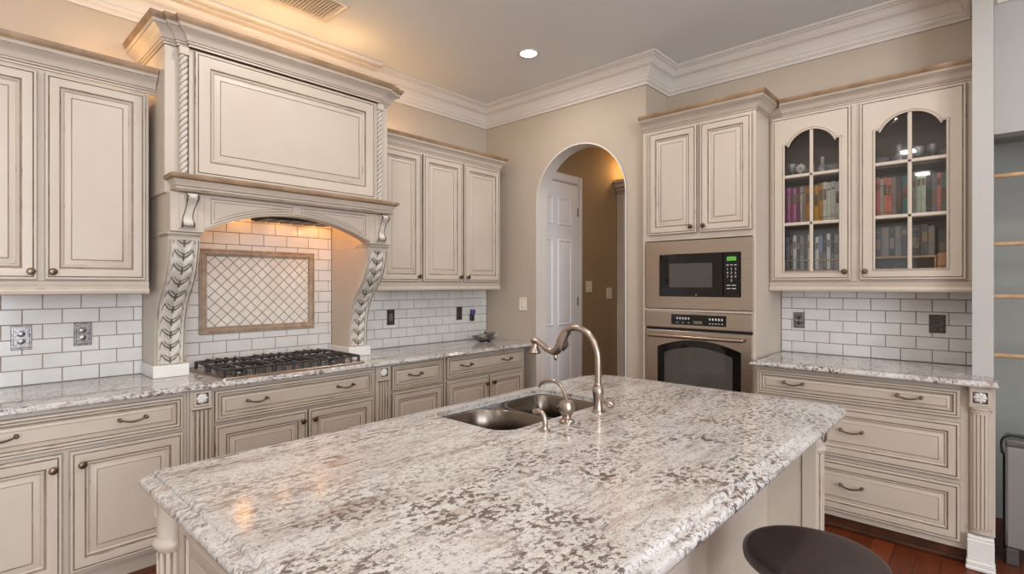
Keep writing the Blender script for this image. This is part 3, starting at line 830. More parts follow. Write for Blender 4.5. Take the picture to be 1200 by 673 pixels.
# ------------------------------------------------------------------ oven tower
OX0, OX1, OY = 1.742, 2.555, .058      # frame FB: w = -y, front at y=-.058
def tower():
    t = thing('oven_cabinet', (2.15, .2, 0), 'tall cream cabinet holding the microwave and wall oven', 'cabinet')
    mb = MB(FB)
    mb.box(OX0, OX0+.02, .10, 2.58, -.499, OY-.001, 'cream', .002); mb.box(OX1-.02, OX1, .10, 2.58, -.499, OY-.001, 'cream', .002)
    mb.box(OX0+.02, OX1-.02, .10, 2.58, -.499, -.48, 'cream')
    mb.box(OX0+.02, OX1-.02, 1.76, 2.578, -.479, OY-.001, 'cream')
    mb.box(OX0+.02, OX1-.02, 1.244, 1.260, -.479, OY+.006, 'cream', .002)
    mb.box(OX0+.02, OX1-.02, .10, .49, -.479, OY-.001, 'cream')
    mb.build('body', t)
    mb = MB(FB); mb.box(OX0, OX1, .001, .099, -.499, 0.0, 'dark_wood'); mb.build('toe_kick', t)
    for a, b, kk in ((1.797, 2.163, 2.130), (2.188, 2.534, 2.221)):
        mb = MB(FB); raised(mb, a, b, 1.802, 2.562, OY); d = mb.build('door', t); knob(d, FB, kk, 1.845, OY+.02)
    mb = MB(FB); raised(mb, 1.775, 2.535, .13, .46, OY); mb.build('drawer', t)
    crown('crown_moulding', t, FB, [(OX0, OY), (OX1, OY), (OX1, -.218)], 2.581, .105, 1., side=-1)
    return t
tower()
# microwave
mw = thing('microwave', (2.15, -.06, 1.262), 'built-in stainless microwave with black glass door and keypad', 'microwave')
mb = MB(FB); W = OY+.002
rr_ = lambda a, b, c, d, z: [(a, c, z), (b, c, z), (b, d, z), (a, d, z)]
mb.rings([rr_(1.775, 2.545, 1.264, 1.752, -.30), rr_(1.775, 2.545, 1.264, 1.752, W+.012), rr_(1.777, 2.543, 1.266, 1.750, W+.014), rr_(1.883, 2.468, 1.3515, 1.6565, W+.014), rr_(1.884, 2.467, 1.3525, 1.6555, W+.013), rr_(1.884, 2.467, 1.3525, 1.6555, -.29)], 'steel')
mb.build('trim_kit', mw)
mb = MB(FB)
mb.box(1.886, 2.350, 1.354, 1.654, -.28, W+.020, 'black_glass', .003)
mb.box(1.965, 2.278, 1.418, 1.588, W+.0201, W+.0206, 'window_reflection_grey')  # grey block painted in as a window's reflection on the door glass
mb.build('door', mw)
mb = MB(FB); mb.box(2.353, 2.465, 1.354, 1.654, -.28, W+.020, 'black_glass', .003); kp = mb.build('control_panel', mw)
mb = MB(FB); mb.box(2.378, 2.438, 1.598, 1.624, W+.0202, W+.0208, 'display_green'); mb.build('display', kp)
mb = MB(FB); mb.text('10:07', .026, 2.408, 1.602, W+.0212, 'black_glass'); tag(mb.build('clock_digits', kp, smooth=0), kind=None)
def mark(par, nm, *b):
    q = MB(FB); q.box(*b, 'mark_white'); q.build(nm, par)
for i, row_ in enumerate(('123', '456', '789', ' 0 ')):
    for j, chx in enumerate(row_):
        if chx != ' ':
            mb = MB(FB); mb.text(chx, .022, 2.382+j*.026, 1.535-i*.026, W+.0208, 'mark_white'); mb.build('key', kp, smooth=0)
for j in range(3): mark(kp, 'key', 2.374+j*.026, 2.390+j*.026, 1.566, 1.571, W+.0202, W+.0208)
for i in range(2):
    for j in range(2): mark(kp, 'key', 2.376+j*.035, 2.402+j*.035, 1.408+i*.022, 1.413+i*.022, W+.0202, W+.0208)
mb = MB(FB); mb.lathe((2.165, 1.365, W+.0202), [(.006, 0), (.006, .001)], 'steel', 14, (0, 0, 1)); mb.build('badge', mw)
# oven
ov = thing('built_in_oven', (2.15, -.06, .50), 'stainless wall oven with arched glass window below the microwave', 'oven')
mb = MB(FB); mb.box(1.775, 2.540, 1.126, 1.242, -.40, W+.016, 'steel', .003); cp_ = mb.build('control_panel', ov)
mb = MB(FB); mb.box(1.978, 2.372, 1.150, 1.224, W+.0162, W+.018, 'black_glass', .001); mb.build('display', cp_)
for j, (x, n) in enumerate(((2.02, 5), (2.255, 5))):
    for i in range(n):
        mark(cp_, 'marking', x+i*.021, x+i*.021+.010, 1.190, 1.204, W+.0182, W+.0186)
        if i % 2 == 0 or j: mark(cp_, 'marking', x+i*.021, x+i*.021+.012, 1.165, 1.169, W+.0182, W+.0186)
mb = MB(FB); mb.box(2.145, 2.208, 1.160, 1.182, W+.0182, W+.019, 'pewter'); mb.build('maker_plate', cp_)
mb = MB(FB); mb.box(1.777, 2.538, 1.110, 1.126, -.40, W, 'black'); mb.box(1.777, 2.538, .50, 1.110, -.40, -.02, 'black'); mb.build('oven_body', ov)
mb = MB(FB)
mb.box(1.777, 2.538, .51, 1.106, -.015, W+.016, 'steel', .004); od = mb.build('door', ov)
def warch(u0, u1, vb, vs, rise, n=16):
    c = (u0+u1)/2; h = (u1-u0)/2
    return [(u0, vb), (u1, vb)] + [(c + h*math.cos(PI*i/n*1.0) if 0 else u1 - (u1-u0)*i/n, vs + rise*(1-((u1-(u1-u0)*i/n)-c)**2/h**2)) for i in range(n+1)]
mb = MB(FB); mb.prism(warch(1.872, 2.468, .58, .985, .060), W+.0162, W+.0185, 'black_glass'); fr_ = mb.build('window_frame', od)
mb = MB(FB); mb.prism(warch(1.926, 2.414, .63, .945, .050), W+.0186, W+.0192, 'window_reflection_grey'); mb.build('window_glass', fr_)
mb = MB(FB)
for u in (1.838, 2.470): mb.tube([(u, 1.066, W+.014), (u, 1.066, W+.05)], .010, 'nickel', 10)
mb.tube([(1.815, 1.066, W+.052), (1.83, 1.066, W+.054), (2.48, 1.066, W+.054), (2.495, 1.066, W+.052)], [.011, .013, .013, .011], 'nickel', 12)
mb.build('handle', od)

# ------------------------------------------------------------------ glass-door cabinet
GX0, GX1 = 2.560, 3.612
FG = Frame(o=(0, .22, 0), U=(1, 0, 0), V=(0, 0, 1), W=(0, -1, 0))      # w=0 at the face frame front
gc = thing('display_cabinet', (3.09, .36, 1.392), 'cream wall cabinet with two arched glass doors full of books', 'cabinet')
mb = MB(FG); D0 = -.276
mb.box(GX0, GX1, 1.455, 1.475, D0, -.019, 'cream'); mb.box(GX0, GX1, 2.555, 2.575, D0, -.019, 'cream')
mb.box(GX0, GX0+.018, 1.475, 2.555, D0, -.019, 'cream'); mb.box(GX1-.018, GX1, 1.475, 2.555, D0, -.019, 'cream')
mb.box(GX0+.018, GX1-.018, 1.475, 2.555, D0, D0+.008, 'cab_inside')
mb.box(GX0, 2.596, 1.456, 2.576, -.018, 0, 'cream', .002); mb.box(3.030, 3.096, 1.456, 2.576, -.018, 0, 'cream', .002); mb.box(3.572, GX1, 1.456, 2.576, -.018, 0, 'cream', .002)
mb.box(2.596, 3.030, 1.456, 1.482, -.018, 0, 'cream'); mb.box(3.096, 3.572, 1.456, 1.482, -.018, 0, 'cream')
mb.box(2.596, 3.030, 2.53, 2.576, -.018, 0, 'cream'); mb.box(3.096, 3.572, 2.53, 2.576, -.018, 0, 'cream')
mb.build('body', gc)
for z in (1.833, 2.148):
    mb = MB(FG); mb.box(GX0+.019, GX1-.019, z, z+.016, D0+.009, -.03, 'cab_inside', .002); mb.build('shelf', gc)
light_rail(gc, FG, GX0, GX1, 1.392, 1.454, D0, .004)
crown('crown_moulding', gc, FG, [(2.637, 0), (GX1, 0)], 2.577, .100, 1., side=-1)
def glass_door(u0, u1, v0, v1, o0, o1, ob, os_, rise, bars, kx):
    mb = MB(FG); w0, w1 = .001, .021; e = .025
    # outer frame with glazed edge line
    pr = [(0, w0, 'glaze'), (0, w1-.004, 'glaze'), (.004, w1, 'edge'), (.012, w1, 'cream'), (.0135, w1-.004, 'glaze'), (.0165, w1-.004, 'glaze'), (.018, w1, 'glaze')]
    mb.rings([[(u0+i, v0+i, z), (u1-i, v0+i, z), (u1-i, v1-i, z), (u0+i, v1-i, z)] for i, z, _ in pr], [q[2] for q in pr[1:]])
    i = .018
    def both(pts):
        mb.face([mb.p(a, b, w1) for a, b in pts], 'cream'); mb.face([mb.p(a, b, w0) for a, b in pts], 'cream')
    both([(u0+i, v0+i), (o0, v0+i), (o0, v1-i), (u0+i, v1-i)]); both([(o1, v0+i), (u1-i, v0+i), (u1-i, v1-i), (o1, v1-i)])
    both([(o0, v0+i), (o1, v0+i), (o1, ob), (o0, ob)])
    c = (o0+o1)/2; h = (o1-o0)/2 - e
    R = (h*h + rise*rise)/(2*rise)
    arc = [(c - h + 2*h*k/20, os_ + rise - R + math.sqrt(max(0, R*R - (-h+2*h*k/20)**2))) for k in range(21)]
    top = [(o0, os_+.012), (o0+e, os_+.012), (o0+e, os_-.0)] + arc[1:-1] + [(o1-e, os_-.0), (o1-e, os_+.012), (o1, os_+.012)]
    both([(o0, v1-i), (o0, os_+.012), (o0+e, os_+.012), (o0+e, v1-i)]); both([(o1-e, v1-i), (o1-e, os_+.012), (o1, os_+.012), (o1, v1-i)])
    for k in range(20): both([arc[k], arc[k+1], (arc[k+1][0], v1-i), (arc[k][0], v1-i)])
    op = [(o0, ob)] + top + [(o1, ob)]
    A = [mb.p(a, b, w1) for a, b in op]; B = [mb.p(a, b, w0) for a, b in op]
    for k in range(len(op)): j = (k+1) % len(op); mb.face((A[k], A[j], B[j], B[k]), 'cream')
    mb.tube([(a, b, w1+.001) for a, b in op], .006, 'cream', 8, True)
    mb.tube([(a + (c-a)*-.045, b + (.009 if b > os_-.05 else -.008), w1+.0005) for a, b in op], .0022, 'edge', 6, True)
    d = mb.build('door', gc)
    mb = MB(FG)
    mb.box(c-.0105, c+.0105, ob, os_+rise, w0+.004, w1-.001, 'cream', .004)
    for z in bars: mb.box(o0, o1, z-.0105, z+.0105, w0+.004, w1-.001, 'cream', .004)
    mb.build('glazing_bars', d)
    mb = MB(FG); mb.prism(op, w0+.001, w0+.003, 'pane'); mb.build('glass_pane', d)
    knob(d, FG, kx, 1.518, w1)
glass_door(2.578, 3.040, 1.466, 2.566, 2.654, 2.982, 1.524, 2.362, .098, (1.842, 2.162), 3.010)
glass_door(3.086, 3.588, 1.466, 2.566, 3.162, 3.508, 1.530, 2.362, .098, (1.846, 2.168), 3.116)

# books
def bookmat(c):
    c = tuple(min(235, int(x*1.22+10)) for x in c)
    k = 'cover_%d_%d_%d' % c
    if k not in MATS: noisy(k, c, tuple(int(x*.9) for x in c), 22, .55)
    return k
ORD = ['first', 'second', 'third', 'fourth', 'fifth', 'sixth', 'seventh', 'eighth', 'ninth', 'tenth', 'eleventh', 'twelfth', 'thirteenth', 'fourteenth', 'fifteenth', 'sixteenth', 'seventeenth', 'eighteenth']
def book(x, z, th, h, dep, col, yf, bands):
    mb = MB(Frame(o=(0, yf, 0), U=(1, 0, 0), V=(0, 0, 1), W=(0, -1, 0))); cm = bookmat(col)
    x0, x1 = x, x+th; c = .002
    mb.box(x0, x0+c, z, z+h, -dep, -.003, cm); mb.box(x1-c, x1, z, z+h, -dep, -.003, cm)
    n = 5; sp = [(x0 + th*i/n, .004*math.sin(PI*i/n)) for i in range(n+1)]
    for i in range(n):
        mb.prism([(sp[i][0], z), (sp[i+1][0], z), (sp[i+1][0], z+h), (sp[i][0], z+h)], -.003, sp[i][1], cm)
    mb.box(x0+c, x1-c, z+.004, z+h-.004, -dep+.003, -.003, 'page')
    light = sum(col) < 360
    for (a, b) in bands:
        mb.box(x0+th*.15, x1-th*.15, z+h*a, z+h*b, .0005, .0052, 'gold_glaze' if light else 'glaze')
    return mb.build('book', smooth=30)
def row(x, z, items, where, group, hmax, yf, dep=.19):
    for i, (name, col, th) in enumerate(items):
        h = hmax*random.uniform(.93, 1.0)
        bands = random.choice(([(.80, .84), (.12, .14)], [(.45, .75)], [(.70, .86)], [(.25, .60), (.86, .88)], [(.10, .13), (.55, .82)]))
        b = book(x, z, th-.0012, h, dep, col, yf, bands)
        tag(b, '%s book, %s from the left on the %s' % (name, ORD[i], where), 'book', group)
        x += th
MG, MV = (150, 62, 112), (176, 134, 160)
row(2.640, 1.8495, [('magenta', MG, .021), ('mauve', MV, .014), ('magenta', MG, .022), ('mauve', MV, .015), ('purple', (112, 58, 100), .024), ('pale grey', (176, 168, 156), .016), ('grey', (140, 134, 124), .018), ('orange-brown', (176, 112, 52), .026), ('orange-brown', (164, 102, 48), .025),
                    ('amber', (190, 140, 62), .027), ('amber', (178, 128, 58), .024), ('off-white', (206, 198, 184), .024), ('cream', (196, 186, 168), .022), ('white red-lettered', (214, 200, 190), .026), ('off-white', (204, 196, 182), .024), ('pale grey', (186, 178, 166), .024), ('beige', (188, 172, 150), .022)],
    'middle shelf behind the left glass door', 'books on the middle shelf, left glass door', .262, .272)
row(3.118, 1.8495, [('red', (164, 66, 62), .020), ('red', (172, 78, 72), .022), ('rose', (186, 110, 106), .022), ('pale grey', (170, 160, 150), .016), ('salmon', (204, 120, 104), .022), ('salmon', (196, 112, 98), .022), ('grey', (120, 110, 106), .024), ('charcoal', (84, 80, 84), .026), ('teal', (78, 116, 112), .028),
                    ('dark grey', (96, 92, 90), .022), ('grey', (136, 132, 126), .020), ('pale green', (160, 168, 150), .022), ('pale green', (168, 174, 156), .022), ('charcoal', (70, 68, 70), .026), ('slate', (104, 106, 112), .022), ('pink', (190, 120, 118), .022), ('green', (104, 124, 110), .026)],
    'middle shelf behind the right glass door', 'books on the middle shelf, right glass door', .255, .272)
pal = [('blue-grey', (110, 118, 150)), ('black', (44, 42, 44)), ('white', (196, 192, 186)), ('black', (40, 40, 42)), ('grey', (140, 134, 128)), ('black', (52, 48, 48)), ('beige', (176, 160, 142)), ('black', (46, 44, 46)), ('white', (190, 186, 180))]
row(2.640, 1.4765, [pal[i % 9] + (.0225,) for i in range(17)], 'bottom shelf behind the left glass door', 'books on the bottom shelf, left glass door', .300, .300, .16)
# wire rail in front of them
t = thing('book_rail', (2.82, .262, 1.4755), 'low wire rail holding the black and white books on the bottom shelf', 'rail')
mb = MB(); mb.tube([(2.64, .275, 1.60), (3.02, .275, 1.60)], .004, 'light_wood', 6)
mb.tube([(2.64, .275, 1.535), (3.02, .275, 1.535)], .005, 'light_wood', 6); mb.build('rail_bar', t)
for x in (2.645, 3.015):
    mb = MB(); mb.tube([(x, .275, 1.4765), (x, .275, 1.604)], .005, 'light_wood', 6); mb.build('upright', t)
# riser with binders, dark bowls and a box
t = thing('shelf_riser', (3.28, .36, 1.4755), 'pale wooden shelf riser on the bottom shelf behind the right glass door', 'shelf riser')
mb = MB(); mb.box(3.12, 3.455, .275, .46, 1.598, 1.610, 'light_wood', .002); mb.build('board', t)
for x in (3.124, 3.443):
    mb = MB(); mb.box(x, x+.010, .28, .455, 1.4765, 1.597, 'light_wood', .002); mb.build('side', t)
row(3.124, 1.611, [('slate', (92, 90, 92), .030), ('dark grey', (70, 66, 66), .034), ('grey', (112, 106, 102), .038), ('black', (48, 46, 46), .030), ('grey', (104, 100, 98), .030), ('dark brown', (64, 54, 50), .032), ('black silver-emblem', (50, 48, 48), .064), ('dark grey', (74, 70, 70), .034), ('grey', (108, 102, 98), .030)],
    'riser behind the right glass door', 'books on the shelf riser', .185, .285, .15)
em = [o for o in bpy.data.objects if o.get('label', '').startswith('black silver-emblem')][0]
mb = MB(Frame(o=(0, .285, 0), U=(1, 0, 0), V=(0, 0, 1), W=(0, -1, 0)))
ex = em.location.x; mb.tube([(ex+.016*math.cos(2*PI*i/20), 1.705+.034*math.sin(2*PI*i/20), .0065) for i in range(20)], .0028, 'pewter', 6, True)
mb.tube([(ex, 1.668, .0065), (ex-.004, 1.69, .0065), (ex+.004, 1.71, .0065), (ex, 1.735, .0065)], .0028, 'pewter', 6)
e_ = mb.build('emblem'); e_.location -= em.location; e_.parent = em
row(3.46, 1.611-.1345, [('dark grey', (84, 80, 78), .036), ('grey', (112, 106, 102), .036)], 'bottom shelf behind the brown box', 'books behind the brown box', .30, .345, .11)
mb = MB(); mb.box(3.458, 3.566, .262, .338, 1.4762, 1.622, 'card', .003)
mb.box(3.458, 3.566, .2615, .2622, 1.545, 1.549, 'dark_glaze')
tag(mb.build('cardboard_box'), 'small brown box on the bottom shelf behind the right glass door', 'box')
for i, (x, r, lb) in enumerate(((3.20, .040, 'small dark bowl under the shelf riser on its left side'), (3.335, .045, 'dark domed bowl under the shelf riser beside the brown box'))):
    mb = MB(); mb.lathe((x, .335, 1.4762), [(r*.5, 0), (r*.5, .006), (r*.8, .03), (r, .06), (r*.98, .064), (r*.75, .034), (r*.4, .012)], 'black' if i else 'dark_pewter', 20, (0, 0, 1)); tag(mb.build('small_bowl'), lb, 'bowl')
# crystal on the top shelf
CR = 'crystal pieces on the top shelf'
def crystal(x, y, prof, label, kind, mat='crystal', cat='glassware'):
    mb = MB(); mb.lathe((x, y, 2.1645), prof, mat, 18, (0, 0, 1)); return tag(mb.build(kind), label, cat, CR)
GOB = [(.026, 0), (.026, .003), (.005, .008), (.004, .045), (.018, .06), (.028, .08), (.026, .105), (.024, .105), (.02, .075), (.003, .055)]
BWL = [(.025, 0), (.028, .006), (.045, .03), (.058, .06), (.055, .06), (.040, .03), (.015, .012)]
DEC = [(.030, 0), (.034, .01), (.036, .05), (.018, .075), (.010, .09), (.012, .105), (.016, .125), (.004, .14)]
crystal(2.672, .33, GOB, 'crystal goblet at the far left of the top shelf', 'goblet')
crystal(2.760, .385, BWL, 'crystal bowl behind the white flower figurine on the top shelf', 'crystal_bowl')
crystal(2.850, .36, DEC, 'crystal decanter by the centre bar of the left glass door', 'decanter')
crystal(2.925, .33, BWL, 'low crystal bowl at the right of the left glass door top shelf', 'crystal_bowl')
crystal(3.165, .33, BWL, 'crystal bowl at the left of the right glass door top shelf', 'crystal_bowl')
crystal(3.270, .34, DEC, 'crystal decanter left of the centre bar of the right glass door', 'decanter')
crystal(3.365, .34, GOB, 'crystal goblet right of the centre bar of the right glass door', 'goblet')
crystal(3.432, .33, GOB, 'crystal goblet beside the rightmost crystal bowl on the top shelf', 'goblet')
crystal(3.510, .34, BWL, 'crystal bowl at the far right of the top shelf', 'crystal_bowl')
# round white flower figurine
mb = MB(Frame(o=(2.735, .285, 2.2255), U=(1, 0, 0), V=(0, 0, 1), W=(0, -1, 0)))
mb.grid(lambda a, b: (.034*b*(.85+.15*math.cos(9*2*PI*a))*math.cos(2*PI*a), .034*b*(.85+.15*math.cos(9*2*PI*a))*math.sin(2*PI*a), .008*math.cos(b*1.5)), 54, 5, lambda a, b: 'plinth_white' if b > .25 else 'dark_pewter')
mb.grid(lambda a, b: (.034*b*(.85+.15*math.cos(9*2*PI*a))*math.cos(2*PI*a), .034*b*(.85+.15*math.cos(9*2*PI*a))*math.sin(2*PI*a), -.004), 54, 5, lambda a, b: 'plinth_white')
mb.lathe((0, -.061, 0), [(.020, 0), (.016, .006), (.006, .012), (.005, .045)], 'plinth_white', 12)
tag(mb.build('flower_figurine'), 'white flower-shaped figurine on the top shelf of the left glass door', 'figurine')
for x, lb, c in ((2.806, 'small amber figurine beside the white flower on the top shelf', (188, 140, 84)),):
    mb = MB(); mb.lathe((x, .30, 2.1645), [(.016, 0), (.018, .01), (.012, .03), (.016, .045), (.008, .06), (.011, .072), (.003, .084)], bookmat(c), 14, (0, 0, 1)); tag(mb.build('figurine'), lb, 'figurine')

# ------------------------------------------------------------------ back wall base cabinet and counter
FD = Frame(o=(0, .497, 0), U=(1, 0, 0), V=(0, 0, 1), W=(0, -1, 0))
WD = .587        # face frame at y=-.09
cb = base_cab('base_cabinet', 'cream drawer cabinet with fluted end pilaster under the back granite counter', FD, 2.562, 3.606, WD, .920,
    [(2.579, 3.573, .747, .894, (2.793, 3.363)), (2.579, 3.573, .430, .722, (2.79, 3.097)), (2.579, 3.573, .108, .404, (2.79, 3.097))], [], [], toe=.072, toe_w=.566, toe_mat='dark_wood')
mb = MB(FD); mb.box(2.563, 3.590, .001, .020, .5665, .578, 'dark_wood', .004); mb.build('shoe_moulding', cb)
# end pilaster with half-round fluted column
PU0, PU1 = 3.606, 3.694
p = MB(FD); p.box(PU0+.001, PU1+.012, .168, .920, .430, .592, 'cream', .002)
p.box(PU0, PU1, .815, .920, .593, .622, 'cream', .003)
for z0, z1, e in ((.805, .815, .006), (.790, .803, .010), (.780, .789, .002), (.195, .205, .008), (.182, .194, .004)):
    n = 14; c = (PU0+PU1)/2; R = (PU1-PU0)/2 - .004 + e*.6
    p.prism([(c + R*math.cos(PI*i/n), .592 + R*.75*math.sin(PI*i/n)) for i in range(n+1)], z0, z1, 'edge' if e > .007 else 'cream', axis='v')
pl = p.build('pilaster', cb)
rosette(pl, FD, (PU0+PU1)/2, .868, .6222, .037)
mb = MB(FD); c = (PU0+PU1)/2; R = .039
def ff(a, b):
    th = PI*a; q = (a*7) % 1; r = R - (.007*math.sin(PI*(q-.25)/.5) if .25 < q < .75 else 0)
    return (c - r*math.cos(th), .206 + (.779-.206)*b, .592 + r*.75*math.sin(th))
mb.grid(ff, 84, 1, lambda a, b: ('glaze' if .44 < (a*7) % 1 < .58 else ('edge' if .36 < (a*7) % 1 < .66 else 'cream')))
mb.build('fluted_column', pl)
mb = MB(FD)
for i, (z0, z1, e) in enumerate(((.001, .020, .020), (.020, .045, .014), (.045, .150, .004), (.150, .167, .000))):
    mb.box(PU0-.006-e*.3, PU1+.008+e*.3, z0, z1, .593, .628+e, 'plinth_white', .004)
mb.build('plinth', cb)
counter('countertop', FD, [(2.550, .13), (2.550, .655), (3.722, .655), (3.722, .43)][1:3] if 0 else [(2.545, .565), (2.545, .655), (3.722, .655), (3.722, .435)], .0105+0*.43, CTC, 'granite countertop over the drawer cabinet on the back wall') if 0 else None
mb = MB(FD)
prof = [(o-.026, CTC-d) for o, d in NOSE]
pth = [(2.558, .560), (2.548, .655), (3.722, .655), (3.722, .432)]
mb.sweep(pth, prof, GR, side=-1)
for v in (CTC, CTC-.031):
    mb.face([mb.p(a, v, b) for a, b in ((2.5745, .012), (2.5745, .629), (3.696, .629), (3.696, .434))][:0] or [mb.p(a, v, b) for a, b in ((2.559, .012), (2.584, .560), (2.574, .629), (3.696, .629), (3.696, .428), (3.612, .428), (3.612, .012))], GR)
tag(mb.build('countertop', smooth=50), 'granite countertop over the drawer cabinet on the back wall', 'countertop')

# ------------------------------------------------------------------ island
IX0, IX1, IY0, IY1 = 1.925, 3.236, -3.285, -.985
isl = thing('kitchen_island', (2.5, -2.13, 0), 'cream kitchen island with corner columns under the big granite top', 'island')
BX0, BX1, BY0, BY1 = 2.000, 2.940, -3.215, -1.06
mb = MB()
z1 = .868
mb.box(BX0, BX1, BY0, BY0+.02, .10, z1, 'cream'); mb.box(BX0, BX1, BY1-.02, BY1, .10, z1, 'cream')
mb.box(BX0, BX0+.02, BY0+.02, BY1-.02, .10, z1, 'cream'); mb.box(BX1-.02, BX1, BY0+.02, BY1-.02, .10, z1, 'cream')
mb.box(BX0+.02, BX1-.02, BY0+.02, BY1-.02, .10, .12, 'cream')
mb.build('body', isl)
mb = MB(); mb.box(BX0+.04, BX1-.04, BY0+.04, BY1-.04, .001, .099, 'dark_wood'); mb.build('toe_kick', isl)
FN = Frame(o=(0, BY0-.001, 0), U=(1, 0, 0), V=(0, 0, 1), W=(0, -1, 0))
mb = MB(FN); raised(mb, 2.082, 2.90, .14, .835, 0, .012, .055); mb.build('end_panel', isl)
# wing wall at the far end of the seating side
mb = MB(); mb.box(BX1+.001, 3.082, -1.105, -1.090, .001, z1, 'cream'); mb.box(3.082, 3.138, -1.112, -1.088, .001, z1, 'cream', .002); mb.box(3.0795, 3.0825, -1.1075, -1.1052, .02, z1, 'glaze'); mb.build('wing_panel', isl)
def turned(cx, cy, leafdir):
    mb = MB(); c = (cx, cy, 0)
    mb.box(cx-.042, cx+.042, cy-.042, cy+.042, .001, .16, 'cream', .004)
    mb.lathe(c, [(.042, .16), (.042, .172), (.036, .18), (.036, .19)], 'cream', 24, (0, 0, 1))
    n = 96
    def fn(a, b):
        q = (a*12) % 1; r = .037 - (.005*math.sin(PI*(q-.2)/.6) if .2 < q < .8 else 0); th = 2*PI*a
        return (cx + r*math.cos(th), cy + r*math.sin(th), .19 + (.70-.19)*b)
    mb.grid(fn, n, 1, lambda a, b: 'glaze' if .38 < (a*12) % 1 < .62 else ('edge' if .25 < (a*12) % 1 < .75 else 'cream'))
    mb.lathe(c, [(.036, .70), (.040, .706), (.046, .715), (.0465, .724), (.042, .732), (.0365, .736), (.0365, .740), (.036, .84), (.038, .850), (.042, .853), (.042, z1)], 'cream', 24, (0, 0, 1))
    o = mb.build('corner_column', isl)
    mb = MB(); dx, dy = leafdir; px, py = -dy, dx
    for sg in (-1, 1):
        pts = []
        for i in range(13):
            t = i/12; s = sg*.014*math.sin(PI*t); z = .752 + .085*t; r = .036 + .008*math.sin(PI*t) + .002
            pts.append((cx + dx*r + px*s, cy + dy*r + py*s, z))
        mb.tube(pts, [.002 + .004*math.sin(PI*i/12) for i in range(13)], 'carve', 8)
        mb.tube([(a + dx*.004, b + dy*.004, z) for a, b, z in pts], .0022, 'dark_glaze', 6)
    mb.tube([(cx + dx*(.046), cy + dy*.046, .758), (cx + dx*.05, cy + dy*.05, .80), (cx + dx*.044, cy + dy*.044, .842)], .004, 'dark_glaze', 6)
    mb.build('acanthus_leaf', o)
turned(2.000, -3.222, (-1, 0)) if 0 else None
turned(2.000, -3.218, (-.95, -.31))
turned(3.118, -1.050, (.95, -.31))
# island top with sink cut-out
GI = 'granite_island'
def corner(cx, cy, r, a0, n=8): return [(cx + r*math.cos(math.radians(a0+90*i/n)), cy + r*math.sin(math.radians(a0+90*i/n))) for i in range(n+1)]
def outline(ins):
    rs = (.030, .030, .22, .05)       # near-left, near-right, far-left, far-right
    x0, x1, y0, y1 = IX0+ins, IX1-ins, IY0+ins, IY1-ins
    rr = [max(.004, r-ins) for r in rs]
    return (corner(x0+rr[0], y0+rr[0], rr[0], 180) + corner(x1-rr[1], y0+rr[1], rr[1], 270) + corner(x1-rr[3], y1-rr[3], rr[3], 0) + corner(x0+rr[2], y1-rr[2], rr[2], 90))
mb = MB()
IP = [(.060, .914), (.040, .914), (.036, .912), (.033, .908), (.031, .903), (.027, .901), (.020, .9005), (.008, .899), (.003, .895), (0, .888), (0, .882), (.003, .875), (.010, .871), (.03, .870)]
mb.rings([[(a, b, z) for a, b in outline(i)] for i, z in IP], GI)
inner = outline(.060)
def bowl_outline(x0, x1, y0, y1, r, n=8):
    # far/left corners generous radius, like a D-shaped bowl
    return (corner(x0+r[0], y0+r[0], r[0], 180, n) + corner(x1-r[1], y0+r[1], r[1], 270, n) + corner(x1-r[2], y1-r[2], r[2], 0, n) + corner(x0+r[3], y1-r[3], r[3], 90, n))
SX0, SX1, SY0, SY1 = 2.030, 2.432, -2.318, -1.625
HR_ = (.05, .09, .09, .06)
hole = bowl_outline(SX0, SX1, SY0, SY1, HR_)
mb.rings([[(a, b, .870) for a, b in outline(.03)], [(a, b, .870) for a, b in outline(.085)], [(a, b, .894) for a, b in outline(.09)]], GI)
for z in (.914, .894):
    bm = bmesh.new()
    vo = [bm.verts.new((a, b, 0)) for a, b in (inner if z > .9 else outline(.09))]; vi = [bm.verts.new((a, b, 0)) for a, b in hole]
    es = [bm.edges.new((vo[i], vo[(i+1) % len(vo)])) for i in range(len(vo))] + [bm.edges.new((vi[i], vi[(i+1) % len(vi)])) for i in range(len(vi))]
    bmesh.ops.triangle_fill(bm, use_beauty=True, edges=es)
    bm.verts.index_update(); k = len(mb.v)
    for v in bm.verts: mb.p(v.co.x, v.co.y, z)
    for f in bm.faces: mb.face([k+v.index for v in f.verts], GI)
    bm.free()
mb.rings([[(a, b, .914) for a, b in hole], [(a, b, .908) for a, b in bowl_outline(SX0-.002, SX1+.002, SY0-.002, SY1+.002, HR_)], [(a, b, .894) for a, b in bowl_outline(SX0-.002, SX1+.002, SY0-.002, SY1+.002, HR_)]], GI)
tag(mb.build('countertop', smooth=40), 'large granite island top with ogee edge and a sink cut-out', 'countertop')
# sink
sk = thing('double_sink', (2.23, -1.97, .66), 'stainless undermount double-bowl sink set in the island top', 'sink')
def basin(y0, y1, x0, x1, rad, depth):
    mb = MB()
    lv = [(-.0135, .8925), (-.003, .8925), (.001, .888), (.004, .80), (.008, .8925-depth+.05), (.02, .8925-depth+.018), (.05, .8925-depth+.004), (.09, .8925-depth)]
    mb.rings([[(a, b, z) for a, b in bowl_outline(x0+i, x1-i, y0+i, y1-i, [max(.01, q-i*.7) for q in rad])] for i, z in lv], 'sink_steel', None, 'sink_steel')
    o = mb.build('basin', sk, smooth=60)
    mb = MB(); mb.lathe(((x0+x1)/2, (y0+y1)/2, .8925-depth+.0005), [(.042, 0), (.040, .003), (.028, .003), (.024, -.0)], 'nickel', 20, (0, 0, 1)); mb.build('drain', o)
basin(-2.312, -1.998, 2.036, 2.428, (.05, .09, .09, .15), .20)
